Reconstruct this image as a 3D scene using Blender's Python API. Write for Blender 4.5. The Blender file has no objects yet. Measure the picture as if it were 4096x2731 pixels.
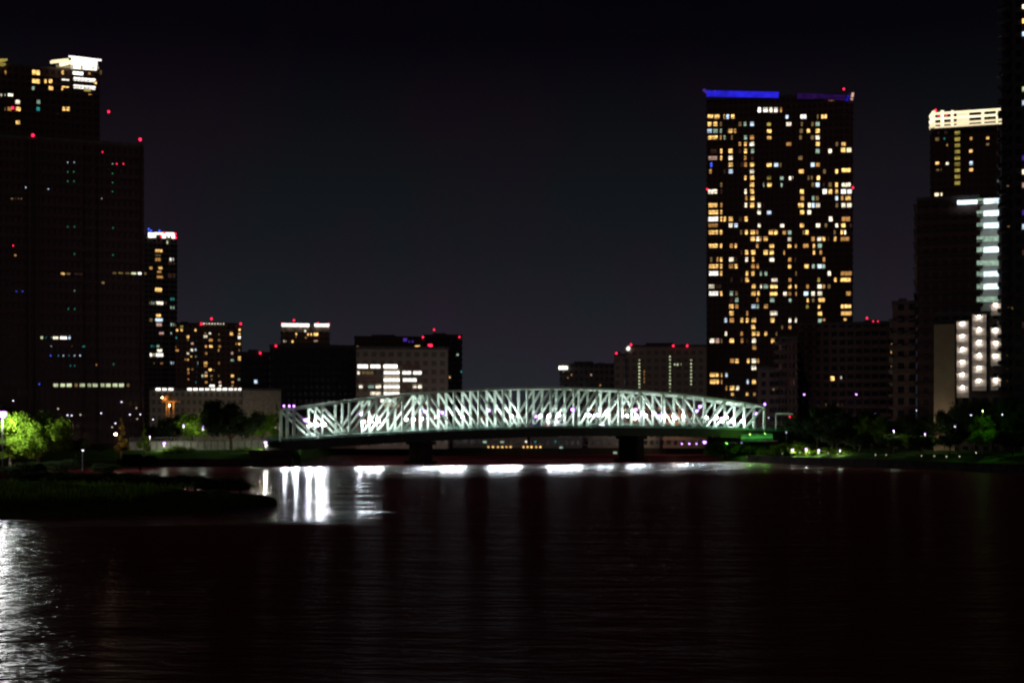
import bpy, bmesh, math, random
from mathutils import Vector, Matrix
R = math.radians
rnd = random.Random(7)
# ------------------------------------------------------------------ camera / world / light
F = 5628.0; HY = 1744.0; CH = 8.0          # focal length in source pixels, horizon row, camera height
scene = bpy.context.scene
scene.render.engine = 'CYCLES'
cam = bpy.data.cameras.new('camera'); camo = bpy.data.objects.new('camera', cam)
scene.collection.objects.link(camo); scene.camera = camo
camo.location = (0, 0, CH); camo.rotation_euler = (R(90), 0, 0)
cam.sensor_width = 36; cam.lens = 36*F/4096; cam.shift_y = (HY-1365.5)/4096
cam.dof.use_dof = True; cam.dof.focus_distance = 24; cam.dof.aperture_fstop = 1.9      # hand-held night shot, focus short of the scene
cam.clip_start = 0.5; cam.clip_end = 20000
scene.view_settings.view_transform = 'Standard'; scene.view_settings.look = 'None'
scene.view_settings.exposure = 0.0; scene.view_settings.gamma = 1
scene.cycles.use_light_tree = True
scene.cycles.sample_clamp_indirect = 6
scene.cycles.max_bounces = 5
scene.cycles.filter_width = 1.9
w = bpy.data.worlds.new('World'); scene.world = w; w.use_nodes = True
nt = w.node_tree; N = nt.nodes; Lk = nt.links; N.clear()
out = N.new('ShaderNodeOutputWorld'); bg = N.new('ShaderNodeBackground'); bg2 = N.new('ShaderNodeBackground')
add = N.new('ShaderNodeAddShader')
sky = N.new('ShaderNodeTexSky'); sky.sky_type = 'NISHITA'; sky.sun_disc = False
sky.sun_elevation = R(-4); sky.sun_rotation = R(200)
Lk.new(sky.outputs[0], bg.inputs[0]); bg.inputs[1].default_value = 0.0015
tc = N.new('ShaderNodeTexCoord'); sep = N.new('ShaderNodeSeparateXYZ'); Lk.new(tc.outputs['Generated'], sep.inputs[0])
ramp = N.new('ShaderNodeValToRGB'); Lk.new(sep.outputs['Z'], ramp.inputs[0])
cr = ramp.color_ramp
cr.elements[0].position = 0.0; cr.elements[0].color = (0.021, 0.0235, 0.0275, 1)
cr.elements[1].position = 0.36; cr.elements[1].color = (0.0007, 0.0005, 0.0011, 1)
for p, c in ((0.05, (0.0170, 0.0175, 0.0210)), (0.13, (0.0105, 0.0092, 0.0120)), (0.21, (0.0062, 0.0048, 0.0066)), (0.27, (0.0020, 0.0014, 0.0028))):
    e = cr.elements.new(p); e.color = (*c, 1)
nz = N.new('ShaderNodeTexNoise'); nz.inputs['Scale'].default_value = 9; nz.inputs['Detail'].default_value = 5
Lk.new(tc.outputs['Generated'], nz.inputs['Vector'])
cm = N.new('ShaderNodeValToRGB'); Lk.new(nz.outputs['Fac'], cm.inputs[0])
cm.color_ramp.elements[0].position = 0.36; cm.color_ramp.elements[0].color = (1.08, 0.84, 1.08, 1)
cm.color_ramp.elements[1].position = 0.64; cm.color_ramp.elements[1].color = (0.70, 1.04, 1.0, 1)
mx = N.new('ShaderNodeMix'); mx.data_type = 'RGBA'; mx.blend_type = 'MULTIPLY'; mx.inputs[0].default_value = 1
Lk.new(ramp.outputs[0], mx.inputs[6]); Lk.new(cm.outputs[0], mx.inputs[7])
Lk.new(mx.outputs[2], bg2.inputs[0]); bg2.inputs[1].default_value = 1.0
Lk.new(bg.outputs[0], add.inputs[0]); Lk.new(bg2.outputs[0], add.inputs[1]); Lk.new(add.outputs[0], out.inputs[0])
sl = bpy.data.lights.new('red_fill', 'SUN'); sl.energy = 0.06; sl.angle = R(0.5); sl.color = (1, 0.58, 0.55)  # added weak reddish fill that lifts the dark facades and water
so = bpy.data.objects.new('red_fill', sl); scene.collection.objects.link(so); so.rotation_euler = (R(55), 0, R(-20))

# ------------------------------------------------------------------ materials
class Frame:
    """local frame of a building whose facade looks towards the river view point"""
    def __init__(s, o): s.o = o
class PV(Vector):
    def __sub__(s, o):
        if not isinstance(o, Frame): return Vector(s) - o
        px, py, D = s.pp; c = o.o.location; th = -o.o.rotation_euler.z; t = (px-2048)/F
        rho = c.x*math.sin(th)+c.y*math.cos(th)+(D-o.o['front_depth'])
        lam = rho/(t*math.sin(th)+math.cos(th))
        v = PV((lam*(t*math.cos(th)-math.sin(th)) - (c.x*math.cos(th)-c.y*math.sin(th)), 0, CH-(py-HY)/F*lam-c.z)); v.pp = s.pp; return v
def P(x, y, D):
    v = PV(((x-2048)/F*D, D, CH-(y-HY)/F*D)); v.pp = (x, y, D); return v
def newmat(name):
    m = bpy.data.materials.new(name); m.use_nodes = True; m.node_tree.nodes.clear(); return m
def diffuse(name, c1, c2=None, rough=0.8, scale=0.6, bump=0.0, metallic=0.0):
    m = newmat(name); n = m.node_tree.nodes; l = m.node_tree.links
    o = n.new('ShaderNodeOutputMaterial'); b = n.new('ShaderNodeBsdfPrincipled'); l.new(b.outputs[0], o.inputs[0])
    b.inputs['Roughness'].default_value = rough; b.inputs['Metallic'].default_value = metallic
    if rough >= .8: b.inputs['Specular IOR Level'].default_value = 0
    t = n.new('ShaderNodeTexCoord'); z = n.new('ShaderNodeTexNoise'); z.inputs['Scale'].default_value = scale; z.inputs['Detail'].default_value = 6
    l.new(t.outputs['Object'], z.inputs['Vector'])
    r = n.new('ShaderNodeValToRGB'); l.new(z.outputs['Fac'], r.inputs[0])
    c2 = c2 or tuple(v*0.6 for v in c1)
    r.color_ramp.elements[0].position = 0.35; r.color_ramp.elements[1].position = 0.65
    r.color_ramp.elements[0].color = (*c2, 1); r.color_ramp.elements[1].color = (*c1, 1)
    l.new(r.outputs[0], b.inputs['Base Color'])
    if bump:
        bb = n.new('ShaderNodeBump'); bb.inputs['Strength'].default_value = bump; l.new(z.outputs['Fac'], bb.inputs['Height']); l.new(bb.outputs[0], b.inputs['Normal'])
    return m
def facade(name, c, fh=3.3, wx=2.6, glass=(0.01, 0.011, 0.014)):
    """masonry with a grid of dark unlit windows, in metres"""
    m = newmat(name); n = m.node_tree.nodes; l = m.node_tree.links
    o = n.new('ShaderNodeOutputMaterial'); b = n.new('ShaderNodeBsdfPrincipled'); l.new(b.outputs[0], o.inputs[0])
    t = n.new('ShaderNodeTexCoord'); s = n.new('ShaderNodeSeparateXYZ'); l.new(t.outputs['Object'], s.inputs[0])
    def cell(src, size, lo):
        a = n.new('ShaderNodeMath'); a.operation = 'DIVIDE'; l.new(src, a.inputs[0]); a.inputs[1].default_value = size
        f = n.new('ShaderNodeMath'); f.operation = 'FRACT'; l.new(a.outputs[0], f.inputs[0])
        g = n.new('ShaderNodeMath'); g.operation = 'GREATER_THAN'; l.new(f.outputs[0], g.inputs[0]); g.inputs[1].default_value = lo
        return g.outputs[0]
    ad = n.new('ShaderNodeMath'); ad.operation = 'ADD'; l.new(s.outputs['X'], ad.inputs[0]); l.new(s.outputs['Y'], ad.inputs[1])
    mu = n.new('ShaderNodeMath'); mu.operation = 'MULTIPLY'; l.new(cell(ad.outputs[0], wx, .42), mu.inputs[0]); l.new(cell(s.outputs['Z'], fh, .45), mu.inputs[1])
    z = n.new('ShaderNodeTexNoise'); z.inputs['Scale'].default_value = 0.15; l.new(t.outputs['Object'], z.inputs['Vector'])
    r = n.new('ShaderNodeValToRGB'); l.new(z.outputs['Fac'], r.inputs[0])
    r.color_ramp.elements[0].color = (*[v*.65 for v in c], 1); r.color_ramp.elements[1].color = (*c, 1)
    mix = n.new('ShaderNodeMix'); mix.data_type = 'RGBA'; l.new(mu.outputs[0], mix.inputs[0]); l.new(r.outputs[0], mix.inputs[6]); mix.inputs[7].default_value = (*glass, 1)
    l.new(mix.outputs[2], b.inputs['Base Color'])
    mr = n.new('ShaderNodeMapRange'); l.new(mu.outputs[0], mr.inputs[0]); mr.inputs[3].default_value = 0.8; mr.inputs[4].default_value = 0.15
    l.new(mr.outputs[0], b.inputs['Roughness'])
    return m
def emis(name, c, s, vary=0.0, sample=False, scale=1.1):
    m = newmat(name); n = m.node_tree.nodes; l = m.node_tree.links
    o = n.new('ShaderNodeOutputMaterial'); e = n.new('ShaderNodeEmission'); l.new(e.outputs[0], o.inputs[0])
    e.inputs[0].default_value = (*c, 1); e.inputs[1].default_value = s
    if vary:
        t = n.new('ShaderNodeTexCoord'); z = n.new('ShaderNodeTexNoise'); z.inputs['Scale'].default_value = scale; z.inputs['Detail'].default_value = 2
        l.new(t.outputs['Object'], z.inputs['Vector'])
        oi = n.new('ShaderNodeObjectInfo')
        mr = n.new('ShaderNodeMapRange'); l.new(z.outputs['Fac'], mr.inputs[0]); mr.inputs[1].default_value = .3; mr.inputs[2].default_value = .7
        mr.inputs[3].default_value = s*(1-vary); mr.inputs[4].default_value = s*(1+vary*.6)
        m2 = n.new('ShaderNodeMapRange'); l.new(oi.outputs['Random'], m2.inputs[0]); m2.inputs[3].default_value = .6; m2.inputs[4].default_value = 1.3
        mm = n.new('ShaderNodeMath'); mm.operation = 'MULTIPLY'; l.new(mr.outputs[0], mm.inputs[0]); l.new(m2.outputs[0], mm.inputs[1])
        l.new(mm.outputs[0], e.inputs[1])
    m.cycles.emission_sampling = 'AUTO' if sample else 'NONE'
    return m
def leafmat(name, c, c2):
    m = newmat(name); n = m.node_tree.nodes; l = m.node_tree.links
    o = n.new('ShaderNodeOutputMaterial'); b = n.new('ShaderNodeBsdfDiffuse'); tr = n.new('ShaderNodeBsdfTranslucent'); mi = n.new('ShaderNodeMixShader')
    mi.inputs[0].default_value = .35
    t = n.new('ShaderNodeTexCoord'); z = n.new('ShaderNodeTexNoise'); z.inputs['Scale'].default_value = 1.3; l.new(t.outputs['Object'], z.inputs['Vector'])
    r = n.new('ShaderNodeValToRGB'); l.new(z.outputs['Fac'], r.inputs[0]); r.color_ramp.elements[0].position = .35; r.color_ramp.elements[1].position = .65
    r.color_ramp.elements[0].color = (*c2, 1); r.color_ramp.elements[1].color = (*c, 1)
    l.new(r.outputs[0], b.inputs[0]); l.new(r.outputs[0], tr.inputs[0]); l.new(b.outputs[0], mi.inputs[1]); l.new(tr.outputs[0], mi.inputs[2]); l.new(mi.outputs[0], o.inputs[0])
    return m
M = dict(
    conc=diffuse('concrete', (.30, .27, .25), bump=.1), dark=diffuse('dark_metal', (.03, .028, .03), rough=.5), frame=diffuse('window_frame', (.05, .045, .045), rough=.5),
    paint=diffuse('pale_green_paint', (.62, .77, .60), (.50, .64, .49), rough=.5, scale=.9), rail=diffuse('green_rail_paint', (.10, .30, .20), (.07, .22, .15), rough=.5),
    asphalt=diffuse('asphalt', (.05, .05, .05), rough=.9), girder=diffuse('girder_steel', (.022, .024, .022), rough=.7), stone=diffuse('pale_stone', (.46, .42, .37), (.3, .28, .25), bump=.2, scale=.8),
    quay=diffuse('quay_concrete', (.045, .036, .034), (.025, .02, .019), bump=.3, scale=.5), grass=diffuse('grass', (.05, .10, .025), (.03, .055, .015), rough=1, scale=1.5, bump=.4),
    soil=diffuse('soil', (.04, .035, .03), rough=1), bark=diffuse('bark', (.09, .06, .045), rough=1, scale=3), white=diffuse('white_paint', (.8, .8, .78), (.7, .7, .68), rough=.4),
    roof=diffuse('roof_concrete', (.12, .11, .11)), beige=diffuse('beige_render', (.42, .34, .24), (.36, .28, .2), scale=.3), cream=diffuse('cream_render', (.75, .70, .64), (.68, .62, .56), scale=.4),
    rubber=diffuse('rubber', (.02, .02, .02)), gcar=diffuse('silver_paint', (.5, .5, .52), (.45, .45, .47), rough=.25, metallic=.3), rcar=diffuse('blue_paint', (.05, .08, .2), (.04, .07, .18), rough=.25),
    glass=diffuse('dark_glass', (.01, .012, .015), (.01, .012, .015), rough=.1), orange=diffuse('timber', (.55, .33, .16), (.4, .22, .1), scale=2),
    f_dark=facade('dark_brown_facade', (.11, .055, .05), 3.3, 2.6, (.055, .03, .03)), f_red=facade('brown_tiled_facade', (.20, .12, .10), 3.4, 3.1), f_grey=facade('grey_facade', (.20, .18, .17)),
    f_tan=facade('tan_facade', (.34, .27, .21), 3.5, 3.4, (.17, .13, .10)), f_office=facade('office_facade', (.09, .04, .042), 3.6, 1.9, (.055, .026, .028)),
    f_pale=facade('pale_facade', (.40, .36, .30), 3.4, 2.4, (.16, .14, .12)), f_black=facade('black_facade', (.05, .04, .042)),
    leaf=leafmat('leaves', (.10, .17, .012), (.04, .08, .006)), leaf2=leafmat('dark_leaves', (.035, .05, .02), (.018, .028, .012)), leafy=leafmat('golden_leaves', (.18, .14, .03), (.1, .07, .02)),
)
EM = {
 'y': emis('lit_yellow', (1, .57, .17), 1.65, .8, scale=.9), 'w': emis('lit_white', (1, .88, .66), 1.55, .7), 'b': emis('lit_blue_white', (.62, .80, 1), 1.3, .4),
 'o': emis('lit_orange', (1, .48, .14), .62, .5), 'g': emis('lit_green_white', (.55, .80, .62), .62, .5), 'd': emis('lit_dim', (.9, .58, .24), .20, .5),
 'x': emis('lit_very_dim', (.6, .28, .2), .055, .5), 'p': emis('lit_pink', (1, .6, .48), .65, .4), 't': emis('lit_teal', (.05, .55, .5), .5, .4),
 'l': emis('lit_lime_white', (.85, .95, .55), .75, .5), 'W': emis('lit_bright_white', (1, .95, .86), 2.2, .3), 'Y': emis('lit_bright_cream', (1, .84, .52), 1.5, .12, scale=.3),
 'B': emis('lit_blue_band', (.03, .025, 1), .55, .4, scale=.25), 'v': emis('lit_violet_dim', (.25, .06, .8), .06, .4, scale=.3), 'V': emis('lit_violet', (.2, .08, .9), .3, .3),
 'r': emis('red_beacon', (1, .015, .06), 3.5), 'q': emis('olive_light', (.62, .48, .1), .6, .5), 'k': emis('blue_lamp', (.05, .12, 1), 1.6), 'e': emis('green_light', (.05, .6, .25), .5),
 's': emis('lit_stair', (.72, .92, 1), 2.6, .5, scale=.5), 'c': emis('lit_cream_dim', (.9, .74, .48), .8, .3),
}
def lamp(name, c, s): return emis(name, c, s, sample=True)
EM['flood'] = lamp('floodlight_glow', (.87, .89, 1), 1250); EM['soffit'] = lamp('under_deck_glow', (.80, .92, 1), 1500)
EM['violet'] = lamp('lamp_glow', (.52, .20, 1), 8); EM['bigwhite'] = lamp('tall_lamp_glow', (.90, .95, 1), 1100); EM['warm'] = lamp('warm_lamp_glow', (1, .72, .45), 900)  # violet globe colour paints in a lens fringe
EM['point'] = emis('point_lamp_glow', (.80, .76, 1), 3.0); EM['green'] = lamp('green_lamp_glow', (.25, 1, .12), 500); EM['warm2'] = lamp('dim_warm_lamp_glow', (1, .74, .5), 230); EM['wall'] = lamp('balcony_lamp_glow', (1, .90, .82), 120)
EM['park'] = lamp('park_lamp_glow', (.85, .95, .70), 330)

# ------------------------------------------------------------------ mesh helpers
def bm_obj(name, bm, mats, parent=None, smooth=False):
    me = bpy.data.meshes.new(name); bm.to_mesh(me); bm.free()
    for m in (mats if isinstance(mats, (list, tuple)) else [mats]): me.materials.append(m)
    if smooth:
        for p in me.polygons: p.use_smooth = True
    o = bpy.data.objects.new(name, me); scene.collection.objects.link(o)
    if parent: o.parent = parent
    return o
def box(bm, x0, x1, y0, y1, z0, z1, mi=0):
    vs = [bm.verts.new(p) for p in ((x0,y0,z0),(x1,y0,z0),(x1,y1,z0),(x0,y1,z0),(x0,y0,z1),(x1,y0,z1),(x1,y1,z1),(x0,y1,z1))]
    for f in ((0,3,2,1),(4,5,6,7),(0,1,5,4),(1,2,6,5),(2,3,7,6),(3,0,4,7)):
        fc = bm.faces.new([vs[i] for i in f]); fc.material_index = mi
def beam(bm, a, b, w_, h_, mi=0, up=(0,0,1)):
    a = Vector(a); b = Vector(b); d = (b-a); L = d.length; d.normalize()
    u = Vector(up)
    if abs(d.dot(u)) > .98: u = Vector((0,1,0))
    s = d.cross(u).normalized(); u = s.cross(d).normalized()
    vs = []
    for p in (a, b):
        for i, j in ((-1,-1),(1,-1),(1,1),(-1,1)): vs.append(bm.verts.new(p + s*i*w_/2 + u*j*h_/2))
    for f in ((3,2,1,0),(4,5,6,7),(0,1,5,4),(1,2,6,5),(2,3,7,6),(3,0,4,7)):
        fc = bm.faces.new([vs[i] for i in f]); fc.material_index = mi
def tube(bm, pts, rs, n=7):
    rings = []
    for i, p in enumerate(pts):
        p = Vector(p); d = (Vector(pts[min(i+1, len(pts)-1)]) - Vector(pts[max(i-1, 0)])).normalized()
        u = d.orthogonal().normalized(); v = d.cross(u)
        rings.append([bm.verts.new(p + (u*math.cos(t) + v*math.sin(t))*rs[i]) for t in [2*math.pi*k/n for k in range(n)]])
    for a, b in zip(rings, rings[1:]):
        for k in range(n): bm.faces.new((a[k], a[(k+1)%n], b[(k+1)%n], b[k]))
    bm.faces.new(rings[-1]); bm.faces.new(rings[0][::-1])
def ball(bm, c, r, sz=1.0, sub=1, mi=0):
    g = bmesh.ops.create_icosphere(bm, subdivisions=sub, radius=r, matrix=Matrix.Translation(Vector(c)) @ Matrix.Diagonal((1, 1, sz, 1)))
    for v in g['verts']:
        for f in v.link_faces: f.material_index = mi
def lathe(bm, prof, n=14, c=(0,0,0)):
    rings = [[bm.verts.new((c[0]+r*math.cos(2*math.pi*k/n), c[1]+r*math.sin(2*math.pi*k/n), c[2]+z)) for k in range(n)] for r, z in prof]
    for a, b in zip(rings, rings[1:]):
        for k in range(n): bm.faces.new((a[k], a[(k+1)%n], b[(k+1)%n], b[k]))
def empty(name, loc, label, cat, group=None, rz=0):
    o = bpy.data.objects.new(name, None); scene.collection.objects.link(o); o.location = loc; o.rotation_euler.z = rz
    o['label'] = label; o['category'] = cat
    if group: o['group'] = group
    return o
def tag(o, label, cat, group=None):
    o['label'] = label; o['category'] = cat
    if group: o['group'] = group
    return o
def kids(o): return [c for c in KID.get(o.name, [])]
KID = {}
def reg(parent, *ch): KID.setdefault(parent.name, []).extend(ch)
def copy_tree(o, loc, rz=0, sc=None, label=None, group=None):
    c = o.copy(); scene.collection.objects.link(c); c.location = loc; c.rotation_euler.z = rz
    if sc: c.scale = sc if isinstance(sc, (tuple, list)) else (sc, sc, sc)
    if label: c['label'] = label
    if group: c['group'] = group
    for ch in o.children:
        d = ch.copy(); scene.collection.objects.link(d); d.parent = c
    return c

# ------------------------------------------------------------------ water and land
def water_mat():
    m = newmat('river_water'); n = m.node_tree.nodes; l = m.node_tree.links
    o = n.new('ShaderNodeOutputMaterial'); df = n.new('ShaderNodeBsdfDiffuse'); gs = n.new('ShaderNodeBsdfGlossy'); mi = n.new('ShaderNodeMixShader')
    df.inputs[0].default_value = (.125, .028, .036, 1); gs.inputs[0].default_value = (1, .97, .97, 1)
    l.new(df.outputs[0], mi.inputs[1]); l.new(gs.outputs[0], mi.inputs[2]); l.new(mi.outputs[0], o.inputs[0])
    t = n.new('ShaderNodeTexCoord'); s = n.new('ShaderNodeSeparateXYZ'); l.new(t.outputs['Object'], s.inputs[0])
    mpz = n.new('ShaderNodeMapping'); mpz.inputs['Scale'].default_value = (.035, .16, 1); l.new(t.outputs['Object'], mpz.inputs[0])
    gz = n.new('ShaderNodeTexNoise'); gz.inputs['Scale'].default_value = 1; gz.inputs['Detail'].default_value = 5; gz.inputs['Roughness'].default_value = .7; l.new(mpz.outputs[0], gz.inputs['Vector'])
    def lin(kx, ky, a, b, rag=0):
        """0..1 ramp of kx*x+ky*y from a to b, edge broken up by noise"""
        q = n.new('ShaderNodeMath'); q.operation = 'MULTIPLY'; l.new(s.outputs['X'], q.inputs[0]); q.inputs[1].default_value = kx
        p = n.new('ShaderNodeMath'); p.operation = 'MULTIPLY_ADD'; l.new(s.outputs['Y'], p.inputs[0]); p.inputs[1].default_value = ky; l.new(q.outputs[0], p.inputs[2])
        if rag:
            g_ = n.new('ShaderNodeMath'); g_.operation = 'MULTIPLY_ADD'; l.new(gz.outputs['Fac'], g_.inputs[0]); g_.inputs[1].default_value = rag; l.new(p.outputs[0], g_.inputs[2])
            p = g_; a += rag*.5; b += rag*.5
        mr = n.new('ShaderNodeMapRange'); l.new(p.outputs[0], mr.inputs[0]); mr.inputs[1].default_value = a; mr.inputs[2].default_value = b; return mr.outputs[0]
    def op(o_, a, b):
        q = n.new('ShaderNodeMath'); q.operation = o_
        for i_, v in enumerate((a, b)):
            if isinstance(v, (int, float)): q.inputs[i_].default_value = v
            else: l.new(v, q.inputs[i_])
        return q.outputs[0]
    sheltered = lin(-.10, 1, 128, 138, 14)                       # water behind the peninsula; bounds the painted reflection zones
    dist = lin(-.45, 1, 272, 366, 60)                            # strip along the bridge, reflection painted stronger
    left = lin(1, .12, 4, -2, 18)                                # smoother tongue on the left, reflection painted strongest
    nearleft = lin(1, .30, 3, -7, 10)                            # lane off the peninsula, lamp reflection painted stronger
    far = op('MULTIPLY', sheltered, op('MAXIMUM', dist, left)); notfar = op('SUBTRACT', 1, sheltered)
    dist = op('MULTIPLY', dist, lin(-.55, 1, 409, 400)); dr = op('MULTIPLY', sheltered, dist); lr = op('MULTIPLY', sheltered, left); nl = op('MULTIPLY', notfar, nearleft)  # reflection painted out behind the bridge
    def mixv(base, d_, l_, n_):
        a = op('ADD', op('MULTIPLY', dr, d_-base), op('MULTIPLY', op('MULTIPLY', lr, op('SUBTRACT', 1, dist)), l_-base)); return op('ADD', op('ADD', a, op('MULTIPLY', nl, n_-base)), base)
    inlet = lin(1, .182, 3, -4)                              # inlet behind the peninsula, reflection painted weaker
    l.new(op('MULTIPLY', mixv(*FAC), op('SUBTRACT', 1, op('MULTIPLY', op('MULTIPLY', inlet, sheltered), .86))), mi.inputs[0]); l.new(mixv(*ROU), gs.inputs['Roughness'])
    def nz(sx, sy, det, rough=.55):
        mp = n.new('ShaderNodeMapping'); mp.inputs['Scale'].default_value = (sx, sy, 1); mp.inputs['Rotation'].default_value = (0, 0, R(12)); l.new(t.outputs['Object'], mp.inputs[0])
        z = n.new('ShaderNodeTexNoise'); z.inputs['Scale'].default_value = 1; z.inputs['Detail'].default_value = det; z.inputs['Roughness'].default_value = rough; l.new(mp.outputs[0], z.inputs['Vector']); return z.outputs['Fac']
    b1 = n.new('ShaderNodeBump'); l.new(nz(.5, 1.1, 4), b1.inputs['Height']); b1.inputs['Distance'].default_value = .5
    l.new(mixv(*BST), b1.inputs['Strength'])
    b2 = n.new('ShaderNodeBump'); l.new(nz(.06, .2, 3), b2.inputs['Height']); b2.inputs['Distance'].default_value = 2.0; b2.inputs['Strength'].default_value = .6
    l.new(b2.outputs[0], b1.inputs['Normal'])
    l.new(b1.outputs[0], gs.inputs['Normal']); l.new(b1.outputs[0], df.inputs['Normal'])
    return m
FAC = (.007, .32, .80, .15); ROU = (.26, .22, .14, .14); BST = (.9, .7, .7, .9)   # reflection strength painted per zone: open water, by the bridge, left tongue, near lane
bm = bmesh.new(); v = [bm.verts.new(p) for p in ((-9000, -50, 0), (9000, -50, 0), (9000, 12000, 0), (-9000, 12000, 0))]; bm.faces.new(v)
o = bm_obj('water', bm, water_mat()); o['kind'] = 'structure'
def land(name, line, inward, prof, mat, seg=4.0, jit=.25, seed=1, taper=0):
    """line: water's edge (x,y); inward: unit direction away from the water; prof: (distance, height)"""
    r = random.Random(seed); pts = []
    for (x0, y0), (x1, y1) in zip(line, line[1:]):
        n = max(1, int(math.hypot(x1-x0, y1-y0)/seg))
        for k in range(n): pts.append((x0+(x1-x0)*k/n, y0+(y1-y0)*k/n))
    pts.append(line[-1]); bm = bmesh.new(); rows = []; prof0 = prof
    for ip, p in enumerate(pts):
        if taper:
            f = min(1, math.hypot(p[0]-pts[-1][0], p[1]-pts[-1][1])/taper); f1 = .04+.96*f*r.uniform(.85, 1.1)
            prof = [(d*f1, z if z < 0 else z*(.25+.75*f**.6)) for d, z in prof0]
        rows.append([bm.verts.new((p[0]+inward[0]*d, p[1]+inward[1]*d, z + (r.uniform(-jit, jit) if 1 < i < len(prof)-1 else 0))) for i, (d, z) in enumerate(prof)])
    for a, b in zip(rows, rows[1:]):
        for i in range(len(prof)-1): bm.faces.new((a[i], b[i], b[i+1], a[i+1]))
    bmesh.ops.recalc_face_normals(bm, faces=bm.faces)
    o = bm_obj(name, bm, mat); o['kind'] = 'structure'; return o
# near peninsula on the left
land('grass_peninsula', [(-105, 132), (-60, 136), (-40, 141), (-31, 150), (-27, 162)], (-.32, .95), [(0, -1), (1.5, .5), (4, 1.1), (9, 1.7), (16, 2.2), (28, 2.3), (40, 2.8), (52, 2.0), (62, -1)], M['grass'], seg=2.0, jit=.25, seed=2, taper=38)
# shore behind it, below the bridge's left end
land('left_bank', [(-900, 330), (-160, 362), (-105, 371), (-58.5, 373), (-58, 386), (-72, 460), (-80, 700)], (-.15, .99), [(0, -1), (0, 1.6), (3, 1.9), (9, 3.0), (16, 4.2), (60, 4.2), (1500, 4.0)], M['grass'], seg=8)
land('far_bank', [(-200, 620), (0, 612), (260, 640)], (0, 1), [(0, -1), (0, 2.6), (6, 2.7), (30, 3.0), (9000, 3)], M['soil'], seg=30)
land('right_bank', [(86, 640), (70, 458), (74, 437), (92, 366), (109, 298), (150, 150), (190, 20)], (.93, .37), [(0, -1), (0, 1.4), (4, 1.6), (14, 3.2), (30, 4.2), (70, 4.4), (2500, 4.4)], M['grass'], seg=8)
bm = bmesh.new()
box(bm, -9000, -400, 700, 12000, -1, 2.9); box(bm, -400, 9000, 1000, 12000, -1, 2.85)
o = bm_obj('ground', bm, M['soil']); o['kind'] = 'structure'
# quay walls
def quay(name, label, a, b, z, t=.5):
    bm = bmesh.new(); beam(bm, (a[0], a[1], z/2-.3), (b[0], b[1], z/2-.3), t, z+.6)
    beam(bm, (a[0], a[1], z+.17), (b[0], b[1], z+.17), t+.3, .3)
    n = int(math.hypot(b[0]-a[0], b[1]-a[1])/6)
    for k in range(1, n):
        q = Vector((a[0]+(b[0]-a[0])*k/n, a[1]+(b[1]-a[1])*k/n, 0)); beam(bm, q+Vector((0,0,-.4)), q+Vector((0,0,z)), .5, t+.35)
    return tag(bm_obj(name, bm, M['quay']), label, 'wall')
quay('quay_wall', 'dark concrete quay wall at the waterline below the left park', (-104, 370.5), (-58.2, 372.6), 1.7)
quay('quay_wall', 'dark concrete quay wall along the water in front of the right park', (73.5, 437), (108.5, 298), 1.7)
quay('quay_wall', 'long dark quay wall on the far shore seen beneath the bridge', (-100, 613), (200, 630), 2.6)

# ------------------------------------------------------------------ buildings
def src(T, zx, zy): return T[0]+zx/T[2], T[1]+zy/T[2]
T1 = (0, 150, 1.96); T2 = (0, 950, 1.96); T3 = (500, 850, 1.96); T4 = (1100, 1250, 1.742); T5 = (1300, 1250, 2.413); T6 = (1900, 1300, 2.614); TR = (2500, 1300, 2.614)
TA = (2750, 300, 1.96); TB = (2750, 900, 1.96); T7 = (3296, 1100, 1.96); T8 = (3296, 300, 1.96)
def pane(bm, D, x0, x1, y0, y1, root, off=.12, mull=True):
    a = P(x0, y1, D) - Frame(root); b = P(x1, y0, D) - Frame(root)
    Y = -off
    box(bm, a.x, b.x, Y-.06, Y, a.z, b.z, 0)
    if mull:
        n = max(1, round((b.x-a.x)/1.7))
        for k in range(1, n): x = a.x+(b.x-a.x)*k/n; box(bm, x-.07, x+.07, Y-.11, Y-.062, a.z, b.z, 1)
        for x in (a.x, b.x): box(bm, x-.06, x+.06, Y-.12, Y+.02, a.z-.08, b.z+.08, 1)
        for z in (a.z, b.z): box(bm, a.x-.05, b.x+.05, Y-.125, Y+.02, z-.05, z+.05, 1)
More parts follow.
